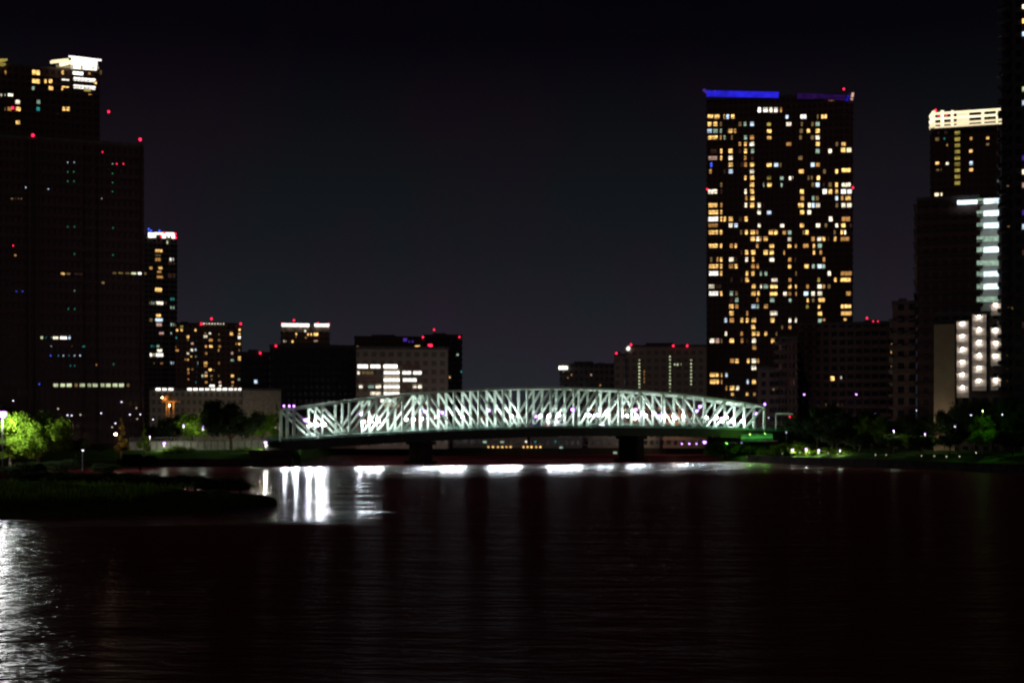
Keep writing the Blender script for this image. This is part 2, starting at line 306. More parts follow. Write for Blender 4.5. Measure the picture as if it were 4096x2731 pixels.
def windows(root, D, T, data, h=36, off=.12, limit=100, name='window'):
    """data: rows 'y: x0 x1 c, x0 x1 c' separated by ; (optional y/h)"""
    items = []
    for row in data.split(';'):
        row = row.strip()
        if not row: continue
        yy, rest = row.split(':'); hh = h
        if '/' in yy: yy, hh = yy.split('/'); hh = float(hh)
        yy = float(yy)
        for it in rest.split(','):
            q = it.split()
            if len(q) == 2: x0 = float(q[0])-6; x1 = x0+12; c = q[1]; h2 = min(hh, 16)
            else: x0, x1, c = float(q[0]), float(q[1]), q[2]; h2 = hh
            xa, ya = src(T, x0, yy-h2/2); xb, yb = src(T, x1, yy+h2/2); ix, iy = (xb-xa)*.08, (yb-ya)*.11; items.append((xa+ix, xb-ix, ya+iy, yb-iy, c))
    items.sort(key=lambda i: -(i[1]-i[0])*(i[3]-i[2]))
    have = sum(1 for c in root.children if c.name.startswith(name))
    rest = {}
    for i, (xa, xb, ya, yb, c) in enumerate(items):
        if i + have < limit:
            bm = bmesh.new(); pane(bm, D, xa, xb, ya, yb, root, off); bm_obj(name, bm, [EM[c], M['frame']], root)
        else: rest.setdefault(c, []).append((xa, xb, ya, yb))
    if rest:
        bm = bmesh.new(); ms = [M['frame']]
        for c, lst in rest.items():
            ms.append(EM[c]); mi = len(ms)-1
            for xa, xb, ya, yb in lst:
                a = P(xa, yb, D)-Frame(root); b = P(xb, ya, D)-Frame(root)
                box(bm, a.x, b.x, -off-.06, -off, a.z, b.z, mi); box(bm, a.x-.05, b.x+.05, -off-.12, -off+.02, a.z-.1, a.z-.002, 0)
        o = bm_obj('small_windows', bm, ms, root); o['kind'] = 'stuff'
def building(name, label, x0, x1, yt, D, depth, mat, fh=3.3, base=2.0, ledge=.45, pil=None, cat='building', roofbits=(), rz=0, group=None, ledge_mat=None):
    mid = P((x0+x1)/2, yt, D); cx = mid.x
    root = empty(name, (cx, D, base), label, cat, group, -math.atan2(cx, D)); root['front_depth'] = D
    a = P(x0, yt, D)-Frame(root); b = P(x1, yt, D)-Frame(root); W = b.x-a.x; H = (P((x0+x1)/2, yt, D)-Frame(root)).z; xo = (a.x+b.x)/2
    bm = bmesh.new(); hw = W/2
    box(bm, -hw, hw, 0, depth, 0, H)
    bm_obj('wall', bm, mat, root)
    bm = bmesh.new()
    if ledge:
        k = 1
        while k*fh < H-1:
            z = k*fh; box(bm, -hw-ledge, hw+ledge, -ledge, depth+ledge, z-.16, z+.16); k += 1
    if pil:
        for px in pil:
            X = (P(px, 0, D)-Frame(root)).x; box(bm, X-.4, X+.4, -ledge-.25, .3, 0, H-.4)
    if ledge or pil: bm_obj('floor_ledges', bm, ledge_mat or mat, root)
    bm = bmesh.new()
    box(bm, -hw-.2, hw+.2, -.2, .25, H+.003, H+1.1); box(bm, -hw-.2, hw+.2, depth-.25, depth+.2, H+.003, H+1.1)
    box(bm, -hw-.2, -hw+.25, .25, depth-.25, H+.003, H+1.1); box(bm, hw-.25, hw+.2, .25, depth-.25, H+.003, H+1.1)
    for (fx0, fx1, hh) in (roofbits or ((.25, .6, 2.5), (.68, .8, 1.8))):
        box(bm, -hw+W*fx0, -hw+W*fx1, depth*.3, depth*.7, H+.003, H+hh)
    bm_obj('roof', bm, M['roof'], root)
    return root
def beacon(root, D, x, y, r=.42, c='r', mast=True, name='aircraft_light'):
    p = P(x, y, D)-Frame(root); p.y += -.5
    bm = bmesh.new()
    if mast: tube(bm, [(p.x, p.y, p.z-2.2), (p.x, p.y, p.z-r)], [.07, .07], 5)
    for f in bm.faces: f.material_index = 1
    ball(bm, p, r*.85, 1.1)
    o = bm_obj(name, bm, [EM[c], M['dark']], root)
    return o
def beacons(root, D, T, lst, **k):
    for q in lst:
        x, y = src(T, q[0], q[1]); beacon(root, D, x, y, **k)

# --- far left tower with the glowing crown
b1 = building('tall_tower', 'tall tower at top left with a glowing cream rooftop crown, rising behind a darker tower', -260, 402, 268, 620, 40, M['f_dark'], 3.3, pil=(90, 165, 283, 395), roofbits=((.3, .5, 2),))
windows(b1, 620, T1, '277/42:35 52 o,247 318 y,480 502 y,562 660 W,690 712 o,780 800 d;345/36:247 318 y,345 368 y,380 413 y;332/16:478 548 W;333/18:560 765 W;358/24:735 762 y;388/14:478 548 y;392/20:560 765 W;408/22:480 495 y;400/34:247 273 g,378 420 y;415/24:652 718 q;455/30:2 18 w,33 48 g,58 107 w;452/18:690 720 o;508/38:117 160 w,285 318 g;562/36:35 45 d,55 95 o,120 165 y,283 315 t,487 515 y,518 548 y;668/34:120 160 y;600/14:445 455 x')
bm = bmesh.new(); L = Frame(b1)
def crown(bm, zx0, zx1, zy0, zy1, yo0, yo1, mi=0, T=T1, D=620):
    a = P(*src(T, zx0, zy1), D)-L; b = P(*src(T, zx1, zy0), D)-L; box(bm, a.x, b.x, yo0, yo1, a.z, b.z, mi)
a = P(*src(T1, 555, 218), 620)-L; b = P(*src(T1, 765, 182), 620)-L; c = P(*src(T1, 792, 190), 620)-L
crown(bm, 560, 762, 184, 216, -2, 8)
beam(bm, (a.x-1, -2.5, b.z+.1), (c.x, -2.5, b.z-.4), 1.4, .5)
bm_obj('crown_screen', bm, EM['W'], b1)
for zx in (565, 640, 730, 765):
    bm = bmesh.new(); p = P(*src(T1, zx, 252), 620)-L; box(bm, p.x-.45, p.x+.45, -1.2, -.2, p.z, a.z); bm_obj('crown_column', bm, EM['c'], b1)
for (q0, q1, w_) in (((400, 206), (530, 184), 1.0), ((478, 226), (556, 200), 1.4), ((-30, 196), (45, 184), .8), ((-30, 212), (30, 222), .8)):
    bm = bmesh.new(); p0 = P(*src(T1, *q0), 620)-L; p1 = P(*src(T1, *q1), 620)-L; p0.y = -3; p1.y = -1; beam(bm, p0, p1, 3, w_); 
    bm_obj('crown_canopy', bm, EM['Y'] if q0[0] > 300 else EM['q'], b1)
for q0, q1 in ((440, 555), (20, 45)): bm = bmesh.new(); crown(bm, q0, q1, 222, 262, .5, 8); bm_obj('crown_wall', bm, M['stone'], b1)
beacons(b1, 620, T1, [(678, 170), (852, 585), (100, 555)], r=.7)

# --- big dark tower in front of it
b2 = building('office_tower', 'huge dark office tower filling the left side, only a few windows lit', -420, 584, 556, 470, 42, M['f_office'], 3.6, ledge=.5, pil=(-200, 118, 148, 345, 398, 570))
windows(b2, 470, T1, '980:531 b,581 b;992:882 g;1055:531 e,578 e;1128:531 e,580 e;1068:882 e;1138:882 e;1210:882 e;1177:202 b;1190:379 b;1265:797 w;1485:531 e,583 e;1493:885 e;1265/14:82 105 d,112 130 x,140 152 d,162 175 d;900:803 r;993:915 r,967 r', h=14)
windows(b2, 470, T2, '65:103 r;140/20:110 130 o;130:583 e;138:885 e;283/24:473 510 y,515 555 d,575 655 x,878 918 d,925 968 q,978 1020 d,1023 1073 l,1077 1125 W,1127 1150 d;355/22:793 822 d;425:128 k,177 k;418:585 g;560:535 e,585 e;700:230 e;783/34:315 340 l,410 463 w,465 530 W,532 555 b;783:360 t,402 t;855:402 b,563 d;857/20:642 670 t;925:397 k,458 t,496 b,541 t,585 b,628 b;1005:552 t,585 t;997/22:750 762 o;992:890 e;1157/34:415 460 l,468 515 l,518 567 l,582 612 d,620 670 l,675 720 l,722 770 l,777 823 l,825 872 l,878 925 l,927 975 l,990 1018 d;1148:308 k')
beacons(b2, 470, T1, [(258, 770), (1098, 803)], r=.62)

# --- slim tower, crowned
b3 = building('slim_tower', 'slim tower with a white lit crown edge standing right of the dark office tower', 574, 707, 950, 900, 28, M['f_grey'], 3.3, pil=(612, 660, 690))
windows(b3, 900, T2, '38/34:1305 1318 l;103/28:1212 1280 y;138/18:1212 1265 d;173/28:1212 1265 o,1325 1365 W;240/26:1170 1205 o,1240 1275 y;270/18:1230 1268 o;310/24:1225 1282 o;410/34:1210 1275 y;482/24:1335 1368 t;514/30:1168 1185 d,1187 1212 g,1220 1285 w,1290 1307 d;548/30:1332 1370 g;612/28:1222 1265 y;648/34:1170 1200 d,1212 1280 b;682/30:1222 1272 p,1335 1365 g,1370 1388 o;750/22:1245 1287 p,1335 1350 g;853/26:1180 1212 t,1225 1252 g;885/28:1228 1275 w;920/32:1172 1212 w,1215 1285 W;983/24:1335 1365 b;985/16:1198 1212 o,1255 1280 o;300/40:1310 1380 x;200/30:1315 1375 x')
L = Frame(b3); bm = bmesh.new()
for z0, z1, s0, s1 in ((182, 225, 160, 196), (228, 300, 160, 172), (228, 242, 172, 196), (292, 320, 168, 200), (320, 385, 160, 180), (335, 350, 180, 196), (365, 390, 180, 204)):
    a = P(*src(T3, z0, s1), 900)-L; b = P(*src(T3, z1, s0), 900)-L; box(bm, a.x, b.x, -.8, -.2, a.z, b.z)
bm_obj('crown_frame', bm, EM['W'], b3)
beacons(b3, 900, T3, [(285, 190), (305, 162), (395, 168), (398, 198)], r=.8); beacons(b3, 900, T3, [(186, 132), (204, 145), (270, 144)], r=.8, c='k', name='blue_roof_light')

b4 = building('apartment_block', 'pale stepped apartment block between the slim tower and the block with red roof lights', 702, 786, 1298, 900, 26, M['f_tan'], 3.3)
windows(b4, 900, T3, '895/22:430 458 q;922/24:400 418 y,433 455 y,545 562 y;975/26:480 505 y;1000/16:485 505 d;980/22:395 410 t;1025/24:515 540 p;1055/14:395 405 o;1080/20:395 425 o;1077/24:512 535 w;1075/20:545 561 b;1103/22:483 503 w;1128/16:513 527 y,550 560 g;1153/18:467 477 o,482 503 o;1228/16:515 540 d;1230/24:488 505 o;1258/20:490 505 o;1305/18:490 503 o;1332/18:550 560 t', h=22)
b5 = building('apartment_block', 'tan apartment block with a row of small white roof lights and red beacons', 788, 966, 1298, 905, 26, M['f_tan'], 3.3, pil=(795, 832, 870, 940))
windows(b5, 905, T3, '947/18:620 640 d,655 677 w;973/26:613 650 w;955/20:730 745 d;950/32:820 850 y;920/24:890 907 y;950/18:885 907 y;980/28:883 910 W;1000/24:655 690 o,727 750 d;1028/24:862 875 o,885 907 y;1050/24:625 645 o,658 690 y,730 755 o;1080/22:725 740 y,890 900 d;1103/22:625 647 o,828 850 p;1157/22:825 855 g;1143/42:883 910 y;1180/24:567 582 g,615 650 y,727 745 o;1203/18:615 647 o;1232/24:650 682 y;1235/18:684 705 d;1255/20:625 648 p;1280/24:598 617 g,622 650 y,725 742 d,828 857 y;1280/18:665 690 d;1307/22:882 905 g,672 688 d;1330/20:625 648 o,733 755 p,833 855 o;1358/22:658 707 W,735 757 w,835 850 o')
beacons(b5, 905, T3, [(598, 873), (678, 833), (907, 873)], r=.85)
beacons(b5, 905, T3, [(618+22*k, 872) for k in range(8)], r=.55, c='w', name='roof_lamp')

# --- low long building with white lit eaves
b6 = building('low_building', 'long low pale building with a bright white strip of eaves lights, behind the left park', 600, 968, 1562, 600, 22, M['f_pale'], 3.6, base=3, roofbits=((.3, .34, 1.5),))
windows(b6, 600, T3, '1385/24:237 283 W,287 332 W,336 383 W,485 528 W,531 574 W,577 620 W,623 666 W,669 712 W,715 758 W,761 804 W,807 850 W,853 880 W,884 914 W', off=.6, name='eaves_light')
b6b = building('low_building', 'windowless pale low annex right of the building with white eaves lights', 970, 1124, 1562, 604, 20, M['stone'], 4, base=3, ledge=0, pil=(985, 1000, 1040, 1070, 1095), roofbits=((.3, .34, .5),))
# --- dark blocks
b7 = building('dark_block', 'black unlit block with red lamps on its low roof, left of the wide one', 963, 1078, 1416, 660, 22, M['f_black'], 3.4)
windows(b7, 660, T3, '1327/40:1010 1040 b')
beacons(b7, 660, T3, [(1060, 1102)], r=.6)
b7b = building('dark_block', 'wide black unlit block in front of the white roofed apartment tower', 1080, 1424, 1388, 650, 30, M['f_black'], 3.4)
beacons(b7b, 650, T3, [(1183, 1046)], r=.6)
b8 = building('apartment_tower', 'apartment tower with two bright white roof edge bars above the wide black block', 1124, 1318, 1306, 860, 26, M['f_tan'], 3.3, pil=(1140, 1180, 1240, 1290), base=2, roofbits=((.4, .6, 3),))
windows(b8, 860, T4, '150/20:133 155 y;172/14:137 150 o;200/18:58 78 w;202/20:115 130 y;130/16:60 75 d;128/18:203 218 w;152/20:223 240 y,245 258 y;152/24:265 305 y;175/14:207 222 o;197/14:268 300 p;240/20:265 300 w;243/16:122 133 g')
L = Frame(b8); bm = bmesh.new(); a = P(1127, 1306, 860)-L; b = P(1237, 1295, 860)-L; box(bm, a.x, b.x, -1.2, -.3, a.z, b.z); bm_obj('roof_light_bar', bm, EM['W'], b8)
bm = bmesh.new(); a = P(1258, 1306, 860)-L; b = P(1316, 1296, 860)-L; box(bm, a.x, b.x, -1.2, -.3, a.z, b.z); bm_obj('roof_light_bar', bm, EM['W'], b8)
beacons(b8, 860, T4, [(50, 78), (132, 55), (300, 76), (374, 80)], r=.7)
b9b = building('dark_block', 'dark wide block with violet and amber lights on its roof, behind the brightly lit offices', 1418, 1690, 1352, 800, 30, M['f_dark'], 3.4)
windows(b9b, 800, T5, '335/34:303 327 o;332/24:585 600 y;330/28:687 703 k;330/36:862 925 y;262/44:750 797 V;280/30:805 822 V,835 855 V;320/30:700 780 x')
beacons(b9b, 800, T5, [(945, 238)], r=.7)
b9c = building('dark_block', 'dark tower edge with a red lit sign, right of the brightly lit offices', 1692, 1848, 1345, 820, 30, M['f_black'], 3.4)
windows(b9c, 820, T5, '320/40:990 1040 r;407/26:1265 1293 g;568/26:1307 1325 t;622/30:1195 1213 y')
beacons(b9c, 820, T5, [(1053, 167), (1297, 237)], r=.6)
b9 = building('office_building', 'brown office building with bright white rows of windows around a cream lit stairwell', 1425, 1792, 1397, 560, 26, M['f_tan'], 4.2, ledge=.25, base=3)
windows(b9, 560, T5, '518/50:305 425 W,428 545 W,552 712 W,740 930 x;582/46:310 340 w,345 480 d,552 735 W,738 840 W,843 940 W;650/44:310 548 x,552 735 W,738 898 W,902 935 x;712/46:325 368 w,410 480 g,483 548 w,552 735 W,740 835 x,840 890 w,893 940 w;780/42:425 548 w,552 735 W;850/44:310 395 g,520 700 W,704 740 d')
windows(b9, 560, T5, '549/10:552 735 c;616/16:552 735 c;681/12:552 735 c;746/18:552 735 c;814/18:552 735 c;900/40:552 735 c', name='wall_glow_strip')  # lit stair wall between window rows, its light put in as glow
# --- right of centre
b10 = building('low_block', 'low dark block with a small bright white rooftop sign, centre of the skyline', 2240, 2462, 1462, 720, 24, M['f_grey'], 3.5)
windows(b10, 720, T6, '520/22:1000 1018 o;550/18:963 978 o;520/24:1203 1225 p;630/22:1298 1320 o')
L = Frame(b10); bm = bmesh.new(); a = P(*src(T6, 875, 465), 720)-L; b = P(*src(T6, 970, 430), 720)-L; box(bm, a.x, b.x, -1.2, -.8, a.z, b.z); bm_obj('rooftop_sign', bm, EM['W'], b10)
bm = bmesh.new(); box(bm, a.x+.5, a.x+.8, -.79, -.4, a.z-2.5, b.z); box(bm, b.x-.8, b.x-.5, -.79, -.4, a.z-2.5, b.z); bm_obj('sign_post', bm, M['dark'], b10)
b11 = building('hotel_block', 'grey brown block with three vertical strings of small lights, left of the twin tower', 2500, 2826, 1388, 650, 26, M['f_tan'], 3.4, ledge=.3, pil=(2600, 2720))
rows = ''
for k in range(10): rows += '%d/22:1706 1730 l;' % (368+35.5*k)
for k in range(11): rows += '%d/22:2027 2050 l;' % (330+35.5*k)
rows += '600/34:1475 1500 l,1504 1530 l,1534 1570 l;' + ''.join('%d/20:1763 1777 o;' % (485+36*k) for k in range(4))
windows(b11, 650, T6, rows)
windows(b11, 650, TR, ''.join('%d/22:680 702 l;' % (370+35.5*k) for k in range(8)) + '412/28:508 535 l,538 562 l,566 592 l')
beacons(b11, 650, TR, [(505, 217), (650, 217)], r=.6); beacons(b11, 650, T6, [(1632, 205)], r=.6)
b11b = building('hotel_block', 'lower dim wing stepping down left of the block with strings of lights', 2458, 2498, 1424, 648, 26, M['f_tan'], 3.4, ledge=.3)
beacons(b11b, 648, T6, [(1478, 295)], r=.6)
beacons(b11, 650, T6, [(1603, 245)], r=1.2, c='W', name='roof_floodlight')

# --- twin tower
DA = 705
bA = building('twin_tower', 'tall twin residential tower with a blue lit roof edge and hundreds of yellow windows', 2824, 3408, 392, DA, 46, M['f_dark'], 3.4, ledge=.4, pil=(2892, 3050, 3168, 3190, 3355), roofbits=((.05, .47, 1.2), (.6, .95, 1.2)))
windows(bA, DA, TA, '''276/48:550 578 W,583 635 W,640 668 w,675 710 W,725 740 o;328/42:155 205 y,208 255 y,275 290 y,302 327 b,340 370 y,768 792 b,882 935 W,1015 1027 d,1045 1097 y;
386/40:157 190 y,200 235 y,254 270 d,400 425 d,442 462 g,490 522 b,620 656 q,770 830 w,888 905 d,970 990 d,1003 1037 g;
440/40:152 195 b,198 240 g,255 270 g,316 355 y,362 382 o,620 662 y,878 905 d,935 962 y,1003 1037 y;492/40:155 243 y,254 268 o,278 298 g,340 355 d,443 467 g,488 523 o,620 660 y,875 898 d,965 993 d,1003 1037 w;
543/38:400 422 o,443 465 y,485 525 w,770 828 o,1005 1037 y,1160 1187 d,1203 1245 y;598/42:175 235 x,256 274 y,320 355 y,400 425 x,443 467 y,497 523 g,1003 1037 g,1104 1132 w;590/46:1200 1240 y,1243 1288 Y;
652/40:157 240 p,256 273 y,320 355 w,443 463 o,497 520 x,860 905 d;705/42:178 195 k,320 358 y,415 435 x,443 467 o,487 525 y,618 662 y,678 713 b,722 736 d,965 998 b,1003 1040 o;
757/42:170 190 o,282 300 x,320 358 b,487 525 w,868 915 y,1062 1085 d,1157 1190 y;748/42:1203 1285 y;808/40:446 462 y,490 525 y,620 660 q,725 755 g,792 830 w,942 955 d,967 982 d,1012 1040 y;
862/42:257 275 d,488 524 y,585 602 g,622 663 y,730 745 g,972 995 d,1003 1037 b,1062 1075 x,1105 1132 d,1158 1180 y,1203 1285 w;915/46:155 240 w,258 273 x,447 465 w,490 524 y,880 915 y,1057 1095 W,1104 1135 y,1157 1192 y,1200 1245 W,1248 1290 W;
967/42:452 470 o,490 528 y,885 915 o,975 995 g,1003 1030 d,1157 1193 b,1203 1222 o,1235 1283 y;1022/44:158 240 y,258 275 o,448 470 w,490 525 y,548 575 w,585 600 x,863 915 y,942 968 w,972 998 b,1003 1042 w,1160 1190 d,1205 1242 w,1246 1290 w;
1077/42:160 247 y,258 277 y,548 575 w,620 660 b,880 917 y,940 970 w;1130/46:157 247 W,257 277 y,283 303 y,320 358 y,400 430 x,447 472 y,1107 1137 w,1203 1280 o;1180/36:157 245 o,322 355 w,365 395 b,550 573 w,725 760 w,880 915 y,1005 1043 w,1075 1095 d,1158 1190 w,1203 1240 y,1270 1288 x;
1234/42:160 245 y,252 273 y,412 430 d,450 473 y,492 532 y,538 555 o,637 672 y,677 708 y,745 773 o,785 822 g,902 918 d,922 950 y,1145 1162 d,1200 1220 y,1228 1242 w;1286/42:492 532 y,537 565 w,567 580 o,593 632 y,782 825 w,970 998 o,1015 1053 w,1057 1080 y,1097 1112 x,1147 1167 y,1195 1275 o;
1340/40:162 243 y,255 273 y,330 357 o,370 388 y,537 557 o,640 683 y,782 825 y,842 865 o,902 953 o,982 1000 y,1020 1055 g;1392/42:415 432 x,450 477 y,497 533 y,595 632 y,643 680 y,752 764 o,983 1000 y,1035 1055 o;
1447/42:177 195 d,228 243 o,255 275 y,322 365 w,370 390 x,453 475 w,505 523 y,640 683 w,787 823 o,838 852 x,1060 1080 o;1500/40:163 247 y,255 275 y,322 363 o,370 392 y,498 530 o,540 560 o,785 825 y,912 953 y,975 998 g,1017 1055 b,1057 1080 g''' , limit=70)
windows(bA, DA, TB, '''380/44:163 247 W,255 275 y,455 477 y,500 525 y,568 587 g,603 626 g,845 865 d,1098 1125 w,1193 1295 o;430/40:335 355 x,415 432 x,452 482 y,655 710 w,790 825 o,1018 1040 q,1150 1170 y,1193 1285 y;
482/38:162 215 w,218 270 x,503 535 y,570 590 w,595 633 g,645 710 y,788 825 y,843 867 y,930 952 o,1017 1055 w,1058 1080 o,1097 1122 d;537/42:162 247 W,255 277 y,330 357 g,373 395 d,498 538 y,547 565 y,640 710 y,750 780 w,788 828 o,845 867 o,908 950 b,970 998 w,1017 1058 w,1240 1283 o;
588/40:330 360 x,372 400 g,540 557 o,645 683 g,790 830 g,935 950 y,975 995 d,1022 1080 y;638/38:325 362 y,372 400 o,497 540 b,542 560 g,597 632 o,928 950 q,1022 1040 y,1195 1290 y;692/42:328 362 y,460 477 o,643 710 w,1020 1057 y,1197 1293 y;
747/42:290 310 b,328 367 o,415 437 y,457 480 y,500 540 y,648 683 y,790 830 w,843 870 w,1022 1058 g,1062 1080 o,1225 1247 y;800/38:500 532 y,735 748 d,790 823 o,912 957 o;852/38:292 310 w,415 435 o,503 538 y,543 565 y,602 625 y,692 703 d;
907/42:172 217 w,220 250 p,260 273 d,327 367 y,417 437 o,463 475 x,505 537 w,655 683 y;960/38:507 540 o;1065/40:330 370 o,373 402 y,465 485 y,502 540 w,545 562 o;1120/38:500 540 w,595 610 d;1175/36:170 250 y,262 283 y,297 315 b;1228/42:170 253 y,262 280 o,463 480 b,502 542 y;1278/38:298 312 o,330 370 y,378 407 w;1325/24:340 365 y,458 480 y,513 535 o''', limit=100)
L = Frame(bA)
def crownbar(root, name, c, T, D, zx0, zy0, zx1, zy1, th, yo=(-1.0, -.4)):
    bm = bmesh.new(); p0 = P(*src(T, zx0, zy0), D)-Frame(root); p1 = P(*src(T, zx1, zy1), D)-Frame(root); p0.y = yo[0]; p1.y = yo[0]
    h = th/T[2]/F*D; beam(bm, p0, p1, abs(yo[1]-yo[0]), h); return bm_obj(name, bm, c, root)
crownbar(bA, 'blue_roof_band', EM['B'], TA, DA, 150, 150, 715, 162, 46); crownbar(bA, 'blue_roof_band', EM['v'], TA, DA, 860, 168, 1240, 182, 40)
crownbar(bA, 'corner_screen', EM['V'], TA, DA, 125, 118, 152, 142, 22); crownbar(bA, 'corner_screen', EM['p'], TA, DA, 1285, 200, 1297, 145, 18); crownbar(bA, 'corner_screen', EM['B'], TA, DA, 1248, 208, 1262, 165, 18)
bm = bmesh.new()
for zx0, zx1 in ((150, 740), (850, 1300)):
    a = P(*src(TA, zx0, 205), DA)-L; b = P(*src(TA, zx1, 178), DA)-L; box(bm, a.x, b.x, -1.4, 20, a.z, b.z-.1)
bm_obj('crown_beam', bm, M['roof'], bA)
beacons(bA, DA, TA, [(213, 133), (1225, 113), (155, 898), (1297, 885)], r=.6, mast=False); beacons(bA, DA, TA, [(1110, 204), (1128, 204), (1146, 203)], r=.25, c='o', mast=False, name='roof_lamp')

# --- brown blocks right
b12 = building('brown_block', 'wide brown tiled apartment block with two lit windows, in front of the twin tower', 3190, 3562, 1300, 560, 30, M['f_red'], 3.5, ledge=.7, pil=[3210+33*k for k in range(11)])
windows(b12, 560, TB, '1205/52:1118 1155 y;1195/28:1197 1213 w;1410/34:1160 1195 x,1205 1225 x,1018 1045 x,1080 1105 d')
b12b = building('brown_block', 'stepped grey brown block with rounded balconies at the right end of the bridge', 3100, 3188, 1358, 540, 26, M['f_red'], 3.5, ledge=1.0, pil=(3112, 3140, 3168))
windows(b12b, 540, TB, '1287/24:662 686 d;960/60:700 740 x;1110/60:705 745 x;1230/50:800 845 x')
b12c = building('brown_block', 'low front wing of the brown block beside the bridge approach', 3030, 3098, 1480, 545, 26, M['f_red'], 3.5, ledge=.8)
b13 = building('apartment_block', 'narrow distant apartment block with warm windows and red roof lamps, right of the brown block', 3420, 3572, 1292, 900, 24, M['f_dark'], 3.2)
windows(b13, 900, T7, '400/50:462 480 y,483 498 y;395/26:502 530 p;425/24:503 528 y;470/20:468 485 o;485/40:505 533 y;545/20:520 537 y;610/40:505 533 y;665/22:522 535 g;700/26:468 495 d;715/26:507 533 d')
beacons(b13, 900, T7, [(337, 338), (385, 368), (422, 368)], r=.8)
beacons(b13, 900, T7, [(274, 388)], r=.6, c='l', name='roof_lamp')
# --- crowned tower far right
DT = 640
b15 = building('crowned_tower', 'tower with a big glowing cream framed crown near the right edge', 3722, 3998, 512, DT, 34, M['f_dark'], 3.5, pil=(3760, 3812, 3845, 3900, 3960), roofbits=((.3, .4, .5),))
windows(b15, DT, T8, ''.join('%d/40:1020 1071 q;' % (456+49*k) for k in range(9)) + '505/36:868 915 d;450/36:888 918 x,940 970 x;500/24:938 950 t;552/24:958 973 o;500/34:1140 1165 o;497/30:1270 1300 y;545/26:1268 1302 d;597/34:1135 1167 y;693/30:870 922 y;697/34:953 980 w;745/24:877 925 d;692/40:1137 1170 b;745/36:1137 1170 y;938/36:862 933 Y')
L = Frame(b15)
def T15(zx, zy): return P(*src(T8, zx, zy), DT)-L
def frame15(bars, name, mat, y0, y1):
    bm = bmesh.new()
    for (x0, x1, a, b) in bars: p = T15(x0, b); q = T15(x1, a); box(bm, p.x, q.x, y0, y1, p.z, q.z)
    return bm_obj(name, bm, mat, b15)
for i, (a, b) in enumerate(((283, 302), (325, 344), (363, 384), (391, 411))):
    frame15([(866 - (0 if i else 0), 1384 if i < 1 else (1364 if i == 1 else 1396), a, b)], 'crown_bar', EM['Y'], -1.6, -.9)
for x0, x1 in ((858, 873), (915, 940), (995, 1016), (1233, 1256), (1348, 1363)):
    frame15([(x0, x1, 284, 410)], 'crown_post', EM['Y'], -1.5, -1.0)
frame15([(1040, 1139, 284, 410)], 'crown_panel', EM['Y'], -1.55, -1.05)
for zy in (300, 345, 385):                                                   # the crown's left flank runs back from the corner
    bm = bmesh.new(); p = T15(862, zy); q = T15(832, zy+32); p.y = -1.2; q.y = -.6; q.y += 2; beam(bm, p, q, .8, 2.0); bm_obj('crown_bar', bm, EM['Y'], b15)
frame15([(860, 1375, 415, 426)], 'crown_base', M['roof'], -1.8, 30)
beacons(b15, DT, T8, [(875, 280), (905, 320), (960, 316)], r=.6, mast=False)

# --- big dark block with the lit staircase and balconies
DB = 400
b14 = building('balcony_block', 'dark block with a greenish white lit open staircase climbing its right side', 3668, 3915, 800, DB, 30, M['f_dark'], 3.6, ledge=1.1)
L = Frame(b14)
def q14(zx, zy, T=T8): return P(*src(T, zx, zy), DB)-L
bm = bmesh.new(); a = q14(1235, 985); b = q14(1380, 985); box(bm, b.x-.4, b.x, -2, 6, 0, a.z); box(bm, a.x-.2, b.x, 6.01, 6.4, 0, a.z); bm_obj('stair_wall', bm, M['cream'], b14)
ys = [(990, T8), (1085, T8), (1180, T8), (1285, T8), (1370, T8), (1475, T8), (1560, T8), (90, T7), (190, T7), (280, T7), (460, T7), (560, T7), (660, T7), (850, T7)]
for i, (zy, T) in enumerate(ys):
    if T is T8 or i < 9:
        dimrow = i in (3, 5, 8)
        bm = bmesh.new()
        for x0, x1, hh, k in ((1252, 1375, 46, 0 if not dimrow else 1), (1198, 1250, 40, 1)):
            p = q14(x0, zy+hh/2, T); q = q14(x1, zy-hh/2, T); box(bm, p.x, q.x, -.35 if k == 0 else -.25, -.05, p.z, q.z, k)
        if not dimrow: pass
        bm_obj('stair_glow_pane', bm, [EM['s'], EM['g']], b14)  # glowing panes stand in for lit landings
        bm = bmesh.new(); p = q14(1196, zy+34, T); q = q14(1400, zy+26, T); box(bm, p.x, q.x, -1.6, -.4, p.z, q.z); bm_obj('stair_landing', bm, M['conc'], b14)
bm = bmesh.new(); p = q14(1045, 1022); q = q14(1200, 985); box(bm, p.x, q.x, -1.6, -1.2, p.z, q.z); bm_obj('roof_sign', bm, EM['s'], b14)
b14s = building('balcony_block', 'lower dark wing stepping down at the left of the staircase block', 3570, 3664, 1218, DB+6, 26, M['f_red'], 3.6, ledge=1.1)
b14b = building('balcony_block', 'beige and cream block of small balconies each with a round glow of light, lower right', 3737, 4010, 1262, DB-16, 12, M['f_black'], 3.6, ledge=0, roofbits=((.4, .5, .3),))
DC = DB-16; L = Frame(b14b)
def q14b(zx, zy): return P(*src(T7, zx, zy), DC)-L
bm = bmesh.new(); p = q14b(862, 1080); q = q14b(1026, 385); box(bm, p.x, q.x, -.5, -.01, 0, q.z); bm_obj('beige_wall', bm, M['beige'], b14b)
lampspots = [(1085, 408+100*k, 42) for k in range(6)] + [(1215, 355+100*k, 50) for k in range(6)] + [(1345, z, 34) for z in (265, 460, 560, 660, 850)]
